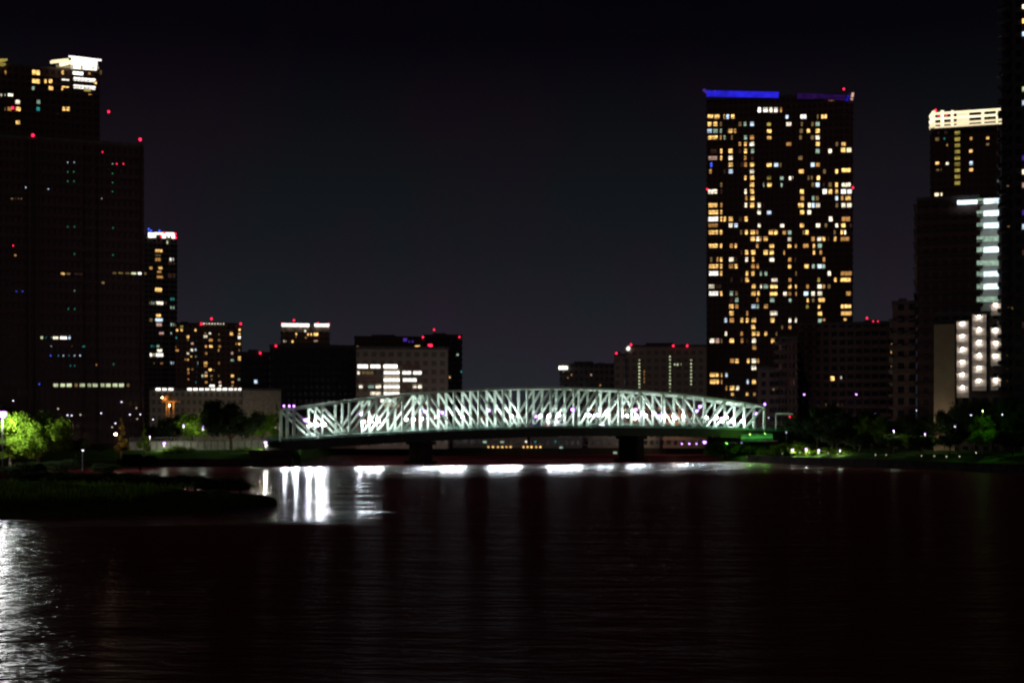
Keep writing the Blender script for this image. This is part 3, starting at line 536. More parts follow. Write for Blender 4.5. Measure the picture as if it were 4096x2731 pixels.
for zx, zy, hw in lampspots:
    bm = bmesh.new(); p = q14b(zx-hw-8, zy+52); q = q14b(zx+hw+8, zy-48); X0, X1 = p.x, q.x
    box(bm, X0, X1, -.25, -.01, p.z, q.z-.01, 0)                                         # pale back wall
    box(bm, X0, X1, -1.5, -.26, q.z-.26, q.z-.03, 0)                                     # slab above
    box(bm, X0-.003, X0+.15, -1.45, -.26, p.z, q.z-.27, 1)
    for k in range(7): x = X0+.2+(X1-X0-.3)*k/6; box(bm, x-.03, x+.03, -1.48, -1.42, p.z, p.z+.85, 1)
    box(bm, X0, X1, -1.52, -1.40, p.z+.86, p.z+.96, 1)
    bo = bm_obj('balcony', bm, [M['cream'], M['frame']], b14b)
    bm = bmesh.new(); ball(bm, ((X0+X1)/2, -.75, q.z-.62), .17, .8); bm_obj('balcony_lamp', bm, EM['wall'], bo)
# --- edge tower
b16 = building('edge_tower', 'black scalloped balcony tower cut by the right edge of the picture', 4004, 4420, -260, 372, 40, M['f_black'], 3.5, ledge=0, pil=(4030,))
k = 0; a = (P(4004, 0, 372)-Frame(b16)).x
H16 = P(0, -260, 372).z-2
while k*3.5 < H16-2:
    bm = bmesh.new(); lathe(bm, [(.1, -.02), (1.7, 0), (2.0, .4), (1.9, 1.2), (1.7, 1.25), (1.7, .2), (.1, .19)], 16, (a+1.0, .4, k*3.5+.5)); bm_obj('curved_balcony', bm, M['f_black'], b16); k += 1
L = Frame(b16)
for y, c in ((28, 'w'), (85, 'y'), (137, 'b'), (357, 'l'), (412, 'b'), (632, 'V'), (688, 'w'), (741, 'p'), (851, 'V'), (907, 'b'), (1010, 'x'), (1300, 'x')):
    bm = bmesh.new(); pane(bm, 372, 4088, 4130, y-12, y+12, b16, off=.3); bm_obj('window', bm, [EM[c], M['frame']], b16)
windows(b16, 372, T7, '262/26:1437 1455 d,1462 1485 d;487/22:1425 1445 x;630/22:1425 1445 x;735/20:1428 1446 x;830/20:1428 1446 x', off=.3)
windows(b16, 372, T8, '872/20:1428 1455 d;1190/18:1435 1460 d', off=.3)

# --- low waterfront buildings seen through and under the bridge
low = [(1190, 1425, 1668, 600, 'f_tan', 'pinkish low waterfront building behind the left part of the bridge truss'),
       (1560, 1800, 1640, 610, 'f_red', 'low brick red waterfront building right behind the second bridge span'),
       (1810, 2110, 1652, 625, 'f_tan', 'long low brown waterfront shed behind the middle of the bridge'),
       (2120, 2330, 1640, 618, 'f_grey', 'grey low waterfront building behind the centre of the bridge'),
       (2350, 2640, 1598, 622, 'f_grey', 'pale low building topped by a row of small blue white lamps behind the bridge'),
       (2650, 2830, 1632, 616, 'f_red', 'dark red low waterfront building behind the right part of the bridge')]
lowb = []
for x0, x1, yt, D, m, lab in low: lowb.append(building('waterfront_building', lab, x0, x1, yt, D, 14, M[m], 3.2, base=2.8, ledge=.2, roofbits=((.3, .35, 1),), group='low buildings on the far waterfront'))
windows(lowb[4], 622, T6, '795/22:1262 1276 b,1357 1372 b,1452 1472 b,1508 1520 b,1552 1572 b,1660 1668 w,1752 1774 b,1808 1818 b,1856 1876 b,1908 1924 b;885/26:1228 1238 y,1255 1268 w,1515 1530 y,1562 1582 w,1600 1614 y,1915 1930 p,1940 1962 p;862/50:1700 1732 p,1755 1780 w', name='parapet_lamp')
windows(lowb[1], 610, T5, '930/26:605 620 b,625 640 b;945/20:672 682 b,705 718 b,752 764 w,800 812 b,845 856 b,898 908 w;1028/30:850 872 b,876 895 b,922 956 b;1070/26:820 1030 l')
windows(lowb[3], 618, T6, '1012/40:780 905 w;1040/18:680 750 c;890/20:830 850 b,925 945 b')
windows(lowb[2], 625, T6, '960/20:20 100 d;1000/18:480 520 d;795/20:165 188 l')
windows(lowb[5], 616, TR, '870/26:345 372 p,375 402 p')

# ------------------------------------------------------------------ the truss bridge
CA, SA = .876, .482
BX, BY = -58.6, 378.0
def bridge_w(s, w_, z): return Vector((BX+CA*s-SA*w_, BY+SA*s+CA*w_, z))
def s_of(px, w_):
    lo, hi = -60, 260
    for _ in range(50):
        mid = (lo+hi)/2; q = bridge_w(mid, w_, 0)
        if 2048+F*q.x/q.y < px: lo = mid
        else: hi = mid
    return mid
def zdeck(s): return 6.6+.0716*s-.000336*s*s if s > 0 else 6.6+.02*s
def zfar(s): return zdeck(min(s, 160)) - (max(0, s-160)*.03)
def depth(s): return 8.4+3.7*(1-((s-78)/80)**2)
br = empty('truss_bridge', (BX, BY, 0), 'long floodlit pale green steel truss bridge arching across the river', 'bridge', rz=math.atan2(SA, CA))
WP = (0, 5.2, 10.4); NP = 20; PL = 8.0
bm = bmesh.new(); pts = [-4+4*k for k in range(50)]
def sheet(bm, w0, w1, dz0, dz1):
    prev = None
    for s in pts:
        z = zfar(s); cur = [bm.verts.new((s, w0, z+dz0)), bm.verts.new((s, w1, z+dz0)), bm.verts.new((s, w1, z+dz1)), bm.verts.new((s, w0, z+dz1))]
        if prev:
            for i in range(4): bm.faces.new((prev[i], prev[(i+1)%4], cur[(i+1)%4], cur[i]))
        prev = cur
sheet(bm, -.9, 11.3, -.5, 0); bmesh.ops.recalc_face_normals(bm, faces=bm.faces); bm_obj('deck', bm, M['asphalt'], br)
for w0 in (-1.3, 11.3):
    bm = bmesh.new(); sheet(bm, w0, w0+.4, -2.3, .25); bmesh.ops.recalc_face_normals(bm, faces=bm.faces); bm_obj('side_girder', bm, M['girder'], br)
for k in range(3):
    bm = bmesh.new(); sheet(bm, 2.3+k*3, 2.7+k*3, -1.6, -.51); bmesh.ops.recalc_face_normals(bm, faces=bm.faces); bm_obj('floor_girder', bm, M['girder'], br)
for w0 in (-1.15, 11.45):
    bm = bmesh.new()
    for a, b in zip(pts, pts[1:]):
        beam(bm, (a, w0, zfar(a)+1.35), (b, w0, zfar(b)+1.35), .12, .12); beam(bm, (a, w0, zfar(a)+.6), (b, w0, zfar(b)+.6), .06, .5)
        beam(bm, (a, w0, zfar(a)+.25), (a, w0, zfar(a)+1.3), .12, .12)
        for j in range(1, 8): s = a+j*.5; beam(bm, (s, w0, zfar(s)+.25), (s, w0, zfar(s)+1.3), .05, .05)
    bm_obj('railing', bm, M['rail'], br)
up = (0, 0, 1)
for pi, w0 in enumerate(WP):
    for nm, dz, t in (('top_chord', 1, .62), ('bottom_chord', 0, .5)):
        bm = bmesh.new()
        for k in range(NP):
            a, b = k*PL, (k+1)*PL
            beam(bm, (a-.02, w0, zdeck(a)+(depth(a) if dz else .55)), (b+.02, w0, zdeck(b)+(depth(b) if dz else .55)), .55+.01*k % .02, t)
        bm_obj(nm, bm, M['paint'], br)
    for k in range(NP+1):
        s = k*PL; bm = bmesh.new()
        t = .72 if k in (0, NP) else .6
        beam(bm, (s, w0, zdeck(s)), (s, w0, zdeck(s)+depth(s)-.3), t, .5, up=(0, 1, 0)); bm_obj('truss_post', bm, M['paint'], br)
    for k in range(NP):
        down = k in (0, 1, 5, 6, 7, 8, 14, 15, 16); a, b = k*PL, (k+1)*PL
        p = (a, w0+.03, zdeck(a)+(depth(a)-.3 if down else .7)); q = (b, w0+.03, zdeck(b)+(.7 if down else depth(b)-.3))
        bm = bmesh.new(); beam(bm, p, q, .42, .56); bm_obj('truss_diagonal', bm, M['paint'], br)
for k in range(NP+1):
    s = k*PL; z = zdeck(s)+depth(s); bm = bmesh.new()
    beam(bm, (s, .3, z-.1), (s, 10.1, z-.1), .32, .38)
    if k < NP:
        z2 = zdeck(s+PL)+depth(s+PL); beam(bm, (s+.2, .3, z-.05), (s+PL-.2, 5.0, z2-.05), .2, .2); beam(bm, (s+.2, 10.1, z-.05), (s+PL-.2, 5.4, z2-.05), .2, .2)
    bm_obj('top_cross_beam', bm, M['paint'], br)
for s in (40, 112):
    zt = zdeck(s)-2.32; bm = bmesh.new()
    box(bm, s-1.2, s+1.2, -.2, 10.6, -1.5, zt-1.0); box(bm, s-1.9, s+1.9, -.9, 11.3, zt-1.0, zt); box(bm, s-2.2, s+2.2, -1.4, 11.8, -1.5, .9)
    bmesh.ops.bevel(bm, geom=list(bm.edges), offset=.12, affect='EDGES'); bm_obj('pier', bm, M['quay'], br)
# floodlights at deck-side brackets, shining on the truss; spots added below the deck edge to draw water streaks
for s in (8, 24, 37, 50, 66, 82, 99, 113, 127, 144):
    for w0 in WP:
        bm = bmesh.new(); z = zdeck(s)+4.0; sx = s+.55
        ball(bm, (sx, w0-.5, z), .2, 1.4, mi=0); beam(bm, (sx-.6, w0-.4, z-.5), (sx, w0-.5, z-.35), .1, .1, mi=1)
        bm_obj('floodlight', bm, [EM['flood'], M['dark']], br)
for x0, x1, dim in ((1115, 1205, 0), (1212, 1300, 0), (1420, 1530, 0), (1680, 1740, 1), (1755, 1855, 0), (1950, 2075, 0), (2185, 2325, 0), (2380, 2450, 1), (2505, 2575, 0), (2700, 2810, 0), (2830, 2900, 1)):
    s0, s1 = s_of(x0, -2), s_of(x1, -2); n = max(2, int((s1-s0)/(3.2 if dim else 2.2)))
    for j in range(n):
        ss = s0+(s1-s0)*(j+.5)/n; z = zdeck(ss)-2.25; bm = bmesh.new()
        box(bm, ss-.3, ss+.3, -1.9, -1.45, z-.2, z+.15); beam(bm, (ss, -1.5, z+.1), (ss, -1.2, z+.6), .1, .1)
        bm_obj('added_streak_spot', bm, M['dark'], br)
        ld = bpy.data.lights.new('added_streak_beam', 'SPOT'); ld.energy = (3800 if dim else 13500)*(1.6 if x0 < 1350 else 1); ld.color = (.82, .92, 1); ld.spot_size = R(24); ld.spot_blend = 1.0; ld.shadow_soft_size = .3
        lo = bpy.data.objects.new('added_streak_beam', ld); scene.collection.objects.link(lo); lo.parent = br; lo.location = (ss, -2.3, z-.2); lo.rotation_euler = (R(-90+11), 0, R(-26))
# portal lamps on both ends
bm = bmesh.new(); z = zdeck(0)+depth(0)+.9; beam(bm, (-3.0, -.3, z-.5), (0, -.3, z-.5), .15, .2); bm_obj('lamp_bracket', bm, M['paint'], br)
for s in (-2.9, -1.4, -.1):
    bm = bmesh.new(); ball(bm, (s, -.3, z), .3); bm_obj('portal_lamp', bm, EM['violet'], br)
bm = bmesh.new(); ball(bm, (160, -.3, zdeck(160)+depth(160)+.7), .36); tube(bm, [(160, -.3, zdeck(160)+depth(160)+.2), (160, -.3, zdeck(160)+depth(160)+.5)], [.1, .1], 6); bm_obj('portal_lamp', bm, EM['violet'], br)
for w0 in WP:
    bm = bmesh.new(); ball(bm, (150.5, w0-.5, zdeck(150)+3), .2); bm_obj('floodlight', bm, EM['flood'], br)
# abutments
for s0, s1, lab in ((-9, -.5, 'pale concrete abutment carrying the left end of the bridge'), (160.5, 186, 'dark concrete abutment carrying the right end of the bridge')):
    e = empty('abutment', (BX, BY, 0), lab, 'wall', rz=math.atan2(SA, CA)); bm = bmesh.new(); z = zfar((s0+s1)/2)
    box(bm, s0, s1, -.8, 11.2, -1, zfar(s0 if s0 > 0 else s1)-2.35 if s0 < 0 else z-2.9); box(bm, s0+.5, s1-.5, -1.0, 11.4, -1, 1.2); bm_obj('wall', bm, M['quay'], e)
# right-hand sign gantry
g = empty('sign_gantry', bridge_w(164, -1, zfar(164)), 'slim pale gantry arm reaching out past the right end of the bridge', 'gantry')
bm = bmesh.new(); tube(bm, [(0, 0, 0), (0, 0, 6.0)], [.16, .12], 8); bm_obj('post', bm, M['paint'], g)
bm = bmesh.new(); beam(bm, (0, 0, 6.0), (5.6, 0, 5.9), .25, .5); bm_obj('arm', bm, M['paint'], g)

ts = empty('traffic_signal', bridge_w(170, -1.5, zfar(170)), 'small traffic signal with red and teal lights just right of the bridge', 'traffic light')
zt = P(0, 1668, ts.location.y).z-ts.location.z
bm = bmesh.new(); tube(bm, [(0, 0, 0), (0, 0, zt+.3)], [.1, .08], 8); bm_obj('pole', bm, M['dark'], ts)
bm = bmesh.new(); box(bm, -.9, 1.2, -.12, .12, zt-.4, zt+.4); bm_obj('signal_head', bm, M['dark'], ts)
for x, z, c in ((-.5, .15, 'r'), (.8, .1, 'r'), (-.55, -.55, 't')):
    bm = bmesh.new(); ball(bm, (x, -.2, zt+z), .26, 1, 2); bm_obj('signal_light', bm, EM[c], ts)
# ------------------------------------------------------------------ vehicles on the bridge
def car(name, label, s, w_, mat, rev=False, van=False, h=1.45, ln=4.3):
    p = bridge_w(s, w_, zdeck(s)+.01); e = empty(name, p, label, 'van' if van else 'car', rz=math.atan2(SA, CA)+(math.pi if rev else 0))
    prof = [(-2.1, .35), (-2.15, .85), (-1.9, 1.0), (-1.4, 1.42), (.3, 1.45), (1.0, .98), (2.0, .82), (2.15, .4)] if not van else [(-2.7, .4), (-2.7, 2.5), (1.6, 2.5), (2.3, 1.4), (2.75, 1.2), (2.75, .4)]
    bm = bmesh.new(); wd = .85 if not van else 1.0
    A = [bm.verts.new((x, -wd*(.86 if z > 1.2 and not van else 1), z)) for x, z in prof]; B = [bm.verts.new((x, wd*(.86 if z > 1.2 and not van else 1), z)) for x, z in prof]
    bm.faces.new(A); bm.faces.new(B[::-1]); n = len(prof)
    for i in range(n): bm.faces.new((A[i], B[i], B[(i+1)%n], A[(i+1)%n]))
    bmesh.ops.recalc_face_normals(bm, faces=bm.faces); bmesh.ops.bevel(bm, geom=list(bm.edges), offset=.06, segments=2, affect='EDGES'); bm_obj('body', bm, mat, e, True)
    for y in (-1, 1):
        bm = bmesh.new()
        if van: box(bm, .7, 1.65, y*wd-.02, y*wd+.02, 1.5, 2.2)
        else: box(bm, -1.3, .35, y*wd*.93-.04, y*wd*.93+.04, 1.02, 1.3)
        bm_obj('side_window', bm, M['glass'], e)
        for x in ((-1.35, 1.35) if not van else (-1.8, 1.8)):
            bm = bmesh.new(); bmesh.ops.create_cone(bm, cap_ends=True, segments=16, radius1=.34, radius2=.34, depth=.2, matrix=Matrix.Translation((x, y*(wd-.05), .34)) @ Matrix.Rotation(R(90), 4, 'X')); bm_obj('wheel', bm, M['rubber'], e)
        X = prof[-1][0]; bm = bmesh.new(); ball(bm, (X+.0, y*wd*.75, .68), .12); bm_obj('headlight', bm, EM['W'], e)
        bm = bmesh.new(); box(bm, prof[0][0]-.06, prof[0][0]+.03, y*wd*.78-.14, y*wd*.78+.14, .68, .84); bm_obj('tail_light', bm, EM['r'], e)
    return e
car('car', 'dark blue car driving on the bridge deck near its middle', s_of(2150, 2.6), 2.6, M['rcar'])
car('van', 'white delivery van behind the truss at the centre of the bridge', s_of(2225, 7.8), 7.8, M['white'], van=True)
car('car', 'silver car with red tail lights on the right half of the bridge', s_of(2418, 2.6), 2.6, M['gcar'])
car('car', 'silver car near the right end of the bridge deck', s_of(2925, 2.6), 2.6, M['gcar'], rev=True)

# ------------------------------------------------------------------ lamps
def street_lamp(loc, hgt, r, em, label, group, arm=False, name='street_lamp', power=None):
    e = empty(name, loc, label, 'lamp', group)
    bm = bmesh.new(); tube(bm, [(0, 0, 0), (0, 0, .5), (0, 0, hgt-r*.8)], [.13, .07, .05], 8); bm_obj('pole', bm, M['dark'], e)
    bm = bmesh.new(); ball(bm, (0, 0, hgt), r, .95, 2)
    if em in (EM['park'], EM['bigwhite']) or power:
        ld = bpy.data.lights.new('lamp_bulb', 'POINT'); ld.energy = power or (330 if em is EM['park'] else 1100)*39.5*max(r, .26)**2; ld.color = (.88, .95, .75) if em is EM['park'] else ((.3, 1, .1) if em is EM['green'] else (.92, .96, .95)); ld.shadow_soft_size = r*.7
        lo = bpy.data.objects.new('lamp_bulb', ld); scene.collection.objects.link(lo); lo.parent = e; lo.location = (0, -.1, hgt-r*2.0)
        em = EM['violet'] if em is not EM['green'] else EM['l']
    bm_obj('lamp_globe', bm, em, e, True)
    bm = bmesh.new(); lathe(bm, [(r*.9, hgt+r*.55), (r*.5, hgt+r*.95), (.02, hgt+r*1.15)], 12); bm_obj('lamp_cap', bm, M['dark'], e)
    return e
ORD = ['first', 'second', 'third', 'fourth', 'fifth', 'sixth', 'seventh', 'eighth', 'ninth', 'tenth', 'eleventh', 'twelfth', 'thirteenth', 'fourteenth', 'fifteenth', 'sixteenth', 'seventeenth', 'eighteenth', 'nineteenth', 'twentieth']
bl = [(1223, 1679), (1440, 1653), (1700, 1644), (1769, 1649), (1954, 1641), (2143, 1664), (2290, 1637), (2543, 1637), (2552, 1668), (2640, 1663), (2785, 1643), (2800, 1625), (2886, 1673), (3023, 1653)]
for i, (px, py) in enumerate(bl):
    w0 = 5.2+2.3 if i % 3 else -.6
    s = s_of(px, w0); q = bridge_w(s, w0, zdeck(s)); top = P(px, py, q.y).z
    street_lamp(q, top-q.z, .5, EM['violet'], 'violet white globe lamp on the bridge deck, %s from the left end' % ORD[i], 'globe lamps along the bridge')
def lamp_px(px, py, D, zb, r, em, label, group, **k):
    if em is EM['green'] and 'power' not in k: k['power'] = 1800 if px > 3500 else 800
    t = P(px, py, D); return street_lamp((t.x, D, zb), t.z-zb, r, em, label, group, **k)
lamp_px(10, 1655, 205, 3.0, .62, EM['bigwhite'], 'big brilliant park lamp beside the bright green tree at the left edge', None)
lamp_px(657, 1772, 388, 3.4, .36, EM['park'], 'violet ringed lamp in front of the pale embankment wall, leftmost on that wall', 'lamps of the left park')
lamp_px(812, 1704, 398, 4.2, .42, EM['park'], 'bright lamp standing among trees left of the round dark tree', 'lamps of the left park')
lamp_px(857, 1701, 404, 4.2, .2, EM['violet'], 'small lamp just right of the bright lamp, against the round dark tree', 'lamps of the left park')
lamp_px(1062, 1769, 386, 1.8, .40, EM['park'], 'violet ringed lamp on the bank between the round dark tree and the bridge', 'lamps of the left park')
lamp_px(1171, 1770, 378, 1.0, .34, EM['violet'], 'low violet ringed lamp at the foot of the bridge portal', 'lamps of the left park')
lamp_px(331, 1800, 205, 3.0, .14, EM['point'], 'small low lamp in the dark right of the bright green tree', 'lamps of the left park')
lamp_px(1100, 1700, 408, 4.2, .28, EM['park'], 'lamp half hidden by the tree beside the bridge portal', 'lamps of the left park')
for i, (zx, zy) in enumerate([(103, 1278), (455, 1340), (530, 1390), (562, 1393), (630, 1388), (793, 1375), (953, 1288), (1070, 1335), (1018, 1387), (1100, 1385), (1075, 1420), (1200, 1425), (905, 1455), (880, 1485), (1230, 1540)]):
    lamp_px(*src(T2, zx, zy), 440-(i % 3)*6, 4.1, .22, [EM['point'], EM['w'], EM['k'] if i in (3, 4) else EM['point']][i % 3], 'tiny street light at the foot of the dark office tower, %s from the left' % ORD[sorted(range(15), key=lambda j: [103, 455, 530, 562, 630, 793, 953, 1070, 1018, 1100, 1075, 1200, 905, 880, 1230][j]).index(i)], 'tiny lights below the office tower')
for i, (zx, zy, r) in enumerate([(595, 1240, .28), (672, 1240, .28), (748, 1240, .24), (832, 1222, .55), (1218, 1232, .24)]):
    lamp_px(*src(TR, zx, zy), 470 if i == 3 else 500, 2.0, r, EM['violet'], ['leftmost violet lamp of three seen under the right end of the bridge', 'middle violet lamp of three seen under the right end of the bridge', 'third small violet lamp under the right end of the bridge', 'largest violet ringed lamp under the right end of the bridge', 'small violet lamp near the right abutment below the deck'][i], 'lamps under the right end of the bridge')
rl = [(3217, 1577, 500), (3425, 1577, 500), (3497, 1653, 440), (3436, 1662, 440), (3639, 1641, 420), (3667, 1641, 420), (3074, 1670, 470), (3145, 1729, 450), (3820, 1705, 345), (4009, 1657, 345), (3884, 1660, 345)]
for i, (x, y, D) in enumerate(rl):
    lamp_px(x, y, D, 4.2, .3 if i < 3 else .17, EM['violet'] if i < 3 else EM['point'],
      ['violet lamp in front of the brown block, left of its lit window', 'violet lamp in front of the brown block at its right part', 'violet lamp low among the dark park trees below the brown block', 'tiny lamp left of the low violet lamp among the park trees', 'tiny lamp left of the paired one below the balcony block', 'tiny violet lamp at the foot of the balcony block', 'white lamp just right of the bridge portal', 'small lamp on the slope right of the bridge', 'tiny lamp in the dark trees below the balcony lights', 'lone tiny lamp among trees near the right edge', 'small lamp left of the bright green tree'][i], 'lamps of the right park')
# quay lights on the right embankment
ql = [(3129, 1813), (3165, 1811), (3199, 1809), (3236, 1810), (3273, 1811), (3312, 1812), (3350, 1815), (3502, 1818), (3545, 1818), (3686, 1822), (3737, 1822), (3786, 1825), (3838, 1825), (3904, 1810)]
def shore_D(px):
    for k in range(400):
        t = k/399; x = 75.5+(110.5-75.5)*t; y = 437+(298-437)*t
        if 2048+F*x/y >= px: return y
    return 298
for i, (x, y) in enumerate(ql):
    D = shore_D(x); lamp_px(x, y, D, 1.4, .13, EM['w'], 'small white light on the right quay edge, %s from the bridge' % ORD[i], 'small lights along the right quay')
# lights on the far quay, seen under the bridge
fl = [(zx, 1275, 'o') for zx in (140, 188, 240, 285, 328, 372, 507, 550, 590, 640, 683)] + [(103, 1222, 'g'), (285, 1222, 'g'), (535, 1218, 'w'), (630, 1220, 't'), (843, 1216, 't'), (900, 1280, 'g'), (1465, 1335, 'g')]
fl.sort()
for i, (zx, zy, c) in enumerate(fl):
    x, y = src(T6, zx, zy); D = 607
    t = P(x, y, D); bm = bmesh.new(); zz = max(.3, t.z-1.2)
    e = empty('quay_light', (t.x, D, 0), 'small %s light on the far quay beneath the bridge, %s from the left' % ({'o': 'amber', 'g': 'greenish', 'w': 'white', 't': 'teal'}[c], ORD[i]), 'light', 'small lights on the far quay')
    tube(bm, [(0, 0, 0), (0, 0, t.z-.3)], [.08, .06], 6); bm_obj('post', bm, M['dark'], e)
    bm = bmesh.new(); box(bm, -.75 if c == 'g' else -.4, .75 if c == 'g' else .4, -.3, .3, t.z-.3, t.z+.45); bm_obj('lamp_head', bm, EM[c] if c != 'o' else EM['y'], e)
# warm lamps added to brighten distant facades, the beige wall's read from its glow
for i, (x, y, D, r, em, lab) in enumerate([(780, 1668, 575, .7, EM['warm2'], 'added warm lamp in front of the long low pale building, left part'), (905, 1672, 578, .7, EM['warm2'], 'added warm lamp in front of the long low pale building, right part'),
     (1040, 1668, 582, .7, EM['warm2'], 'added warm lamp in front of the windowless annex'), (1480, 1668, 545, .6, EM['warm2'], 'added warm lamp before the brown office building at its left part'), (1745, 1668, 545, .6, EM['warm2'], 'added warm lamp before the brown office building at its right part'),
     (2540, 1672, 612, .6, EM['warm'], 'added warm lamp before the block with strings of lights, left'), (2700, 1672, 612, .6, EM['warm'], 'added warm lamp before the block with strings of lights, right'), (3778, 1690, 378, .55, EM['warm2'], 'warm lamp at the foot of the beige wall')]):
    lamp_px(x, y, D, 3.5, r*.5, em, lab, 'warm lamps lighting distant facades')

# ------------------------------------------------------------------ pavilion, embankment wall, fences
pv = empty('pavilion', P(678, 1655, 430), 'small orange lit domed pavilion on columns behind the left park', 'pavilion'); pv.location.z = 4.1
c0 = pv.location; zt = P(0, 1575, 430).z-4.1; zb = P(0, 1606, 430).z-4.1
bm = bmesh.new(); lathe(bm, [(2.2, zb+.2), (2.0, zb+.9), (1.4, zb+1.7), (.6, zb+2.2), (.05, zt)], 14); bm_obj('dome_roof', bm, M['orange'], pv, True)
bm = bmesh.new(); box(bm, -2.4, 3.2, -.5, .5, zb-.25, zb+.19); bm_obj('beam', bm, M['orange'], pv)
for x in (-1.0, -.2, 1.3):
    bm = bmesh.new(); tube(bm, [(x, 0, 0), (x, 0, zb-.26)], [.32, .27], 10); bm_obj('column', bm, M['orange'], pv)
bm = bmesh.new(); ball(bm, (.4, -1.6, zb-1.2), .16); bm_obj('lamp', bm, lamp('pavilion_glow', (1, .55, .18), 260), pv)
bm = bmesh.new(); ball(bm, (-1.7, -2.4, zb+1.2), .13); bm_obj('lamp', bm, lamp('pavilion_glow_upper', (1, .55, .18), 260), pv)
ew = empty('embankment_wall', (-75, 400, 4.0), 'pale stone embankment wall with a railing along the left park path', 'wall')
def wl(x, D): return (x-2048)/F*D
bm = bmesh.new(); a = Vector((wl(520, 396)+75, -4, .1)); b = Vector((wl(1165, 396)+75, -2, .1)); 
beam(bm, a+Vector((0,0,.9)), b+Vector((0,0,1.5)), .5, 2.4); bm_obj('wall', bm, M['stone'], ew)
bm = bmesh.new(); beam(bm, a+Vector((0,-.02,2.25)), b+Vector((0,-.02,2.85)), .8, .25)
for k in range(25):
    q = a.lerp(b, k/24)+Vector((0, -.05, 1.0+.6*k/24)); beam(bm, q-Vector((0,0,1.1)), q+Vector((0,0,1.1)), .45, .7)
bm_obj('coping', bm, M['conc'], ew)
bm = bmesh.new()
for k in range(60): q = a.lerp(b, k/59)+Vector((0, 0, 2.4+.6*k/59)); beam(bm, q, q+Vector((0,0,1.0)), .07, .07)
beam(bm, a+Vector((0,0,3.4)), b+Vector((0,0,4.0)), .08, .08); bm_obj('railing', bm, M['conc'], ew)
# green-lit fence at the right abutment
gf = empty('green_fence', (84, 452, 5.0), 'green lit railing on the slope at the right end of the bridge', 'fence')
bm = bmesh.new(); p0 = P(2965, 1752, 448)-gf.location; p1 = P(3090, 1748, 448)-gf.location
n = 22
for k in range(n+1): q = p0.lerp(p1, k/n); beam(bm, q-Vector((0,0,1.2)), q+Vector((0,0,1.0)), .1, .1)
beam(bm, p0+Vector((0,0,1.0)), p1+Vector((0,0,1.0)), .15, .15); beam(bm, p0+Vector((0,0,.1)), p1+Vector((0,0,.1)), .08, .7)
bm_obj('railing', bm, M['rail'], gf)
for i, (x, y, D, r) in enumerate([(3060, 1732, 444.5, .12), (3000, 1734, 444.5, .12), (2905, 1768, 446, .12)]):
    lamp_px(x, y, D, 1.5, r, EM['green'], ['green lamp nearest the right abutment fence', 'green lamp over the middle of the green fence', 'green lamp below the deck near the right abutment'][i], 'green lamps at the right abutment')

# ------------------------------------------------------------------ trees
def make_tree(seed, H, W, nleaf, ls, mat, kind='round', trunk=.28):
    r = random.Random(seed); root = empty('tree', (0, 0, 0), 'x', 'tree')
    bm = bmesh.new(); tube(bm, [(0, 0, -.4), (.05, 0, H*.2), (.1, .05, H*.45), (0, .1, H*.8)], [trunk, trunk*.8, trunk*.55, .04], 8)
    tips = []
    if kind != 'cone':
        for k in range(9):
            a = k*2.4+r.random(); h0 = H*r.uniform(.22, .55); L = W*r.uniform(.55, .95)
            tip = Vector((math.cos(a)*L, math.sin(a)*L, h0+H*r.uniform(.12, .35)))
            mid = Vector((math.cos(a)*L*.45, math.sin(a)*L*.45, h0+(tip.z-h0)*.65))
            tube(bm, [(0.05, 0, h0), mid, tip], [trunk*.4, trunk*.25, .03], 6); tips += [tip, mid.lerp(tip, .5)]
    bm_obj('trunk', bm, M['bark'], root)
    clumps = []
    if kind == 'cone':
        for k in range(26):
            t = r.random()**.8; z = H*(.12+.85*t); rr = W*(1-t)*r.uniform(.35, 1); a = r.random()*6.3; clumps.append((Vector((math.cos(a)*rr, math.sin(a)*rr, z)), W*.33*(1.15-t)))
    else:
        for k in range(30):
            u = Vector((r.gauss(0, 1), r.gauss(0, 1), r.gauss(0, 1))).normalized(); f = r.uniform(.45, 1.0)
            c = Vector((u.x*W*f, u.y*W*f, H*.62+u.z*H*.34*f))
            clumps.append((c, W*r.uniform(.2, .36)))
        for t in tips: clumps.append((t, W*.24))
    bm = bmesh.new()
    tot = sum(c[1]**2 for c in clumps)
    for c, cr_ in clumps:
        for j in range(int(nleaf*cr_**2/tot)):
            u = Vector((r.gauss(0, 1), r.gauss(0, 1), r.gauss(0, .75))).normalized()*cr_*r.random()**.45
            p = c+u; nrm = (u.normalized()+Vector((r.uniform(-1, 1), r.uniform(-1, 1), r.uniform(-.4, 1)))).normalized()
            s = ls*r.uniform(.6, 1.35); t1 = nrm.orthogonal().normalized(); t1.rotate(Matrix.Rotation(r.random()*6.3, 3, nrm)); t2 = nrm.cross(t1)
            vs = [bm.verts.new(p+t1*s*.5), bm.verts.new(p+t2*s*.28+nrm*s*.08), bm.verts.new(p-t1*s*.5), bm.verts.new(p-t2*s*.28+nrm*s*.08)]
            bm.faces.new(vs)
    bm_obj('crown', bm, mat, root)
    return root
used = set()
def plant(proto, px, D, ytop, zb, H, wscale=1.0, label='', group=None, rz=None):
    top = P(px, ytop, D).z; s = (top-zb)/H
    rz = rnd.random()*6.28 if rz is None else rz
    if proto.name not in used:
        used.add(proto.name); o = proto
        o.location = ((px-2048)/F*D, D, zb); o.rotation_euler.z = rz; o.scale = (s*wscale, s*wscale, s); o['label'] = label
        if group: o['group'] = group
        return o
    return copy_tree(proto, ((px-2048)/F*D, D, zb), rz, (s*wscale, s*wscale, s), label, group)
big = make_tree(1, 10, 4.2, 17000, .30, M['leaf'])
plant(big, 150, 212, 1625, 2.2, 10, 1.1, 'bright lime green tree lit by the big lamp at the left edge')
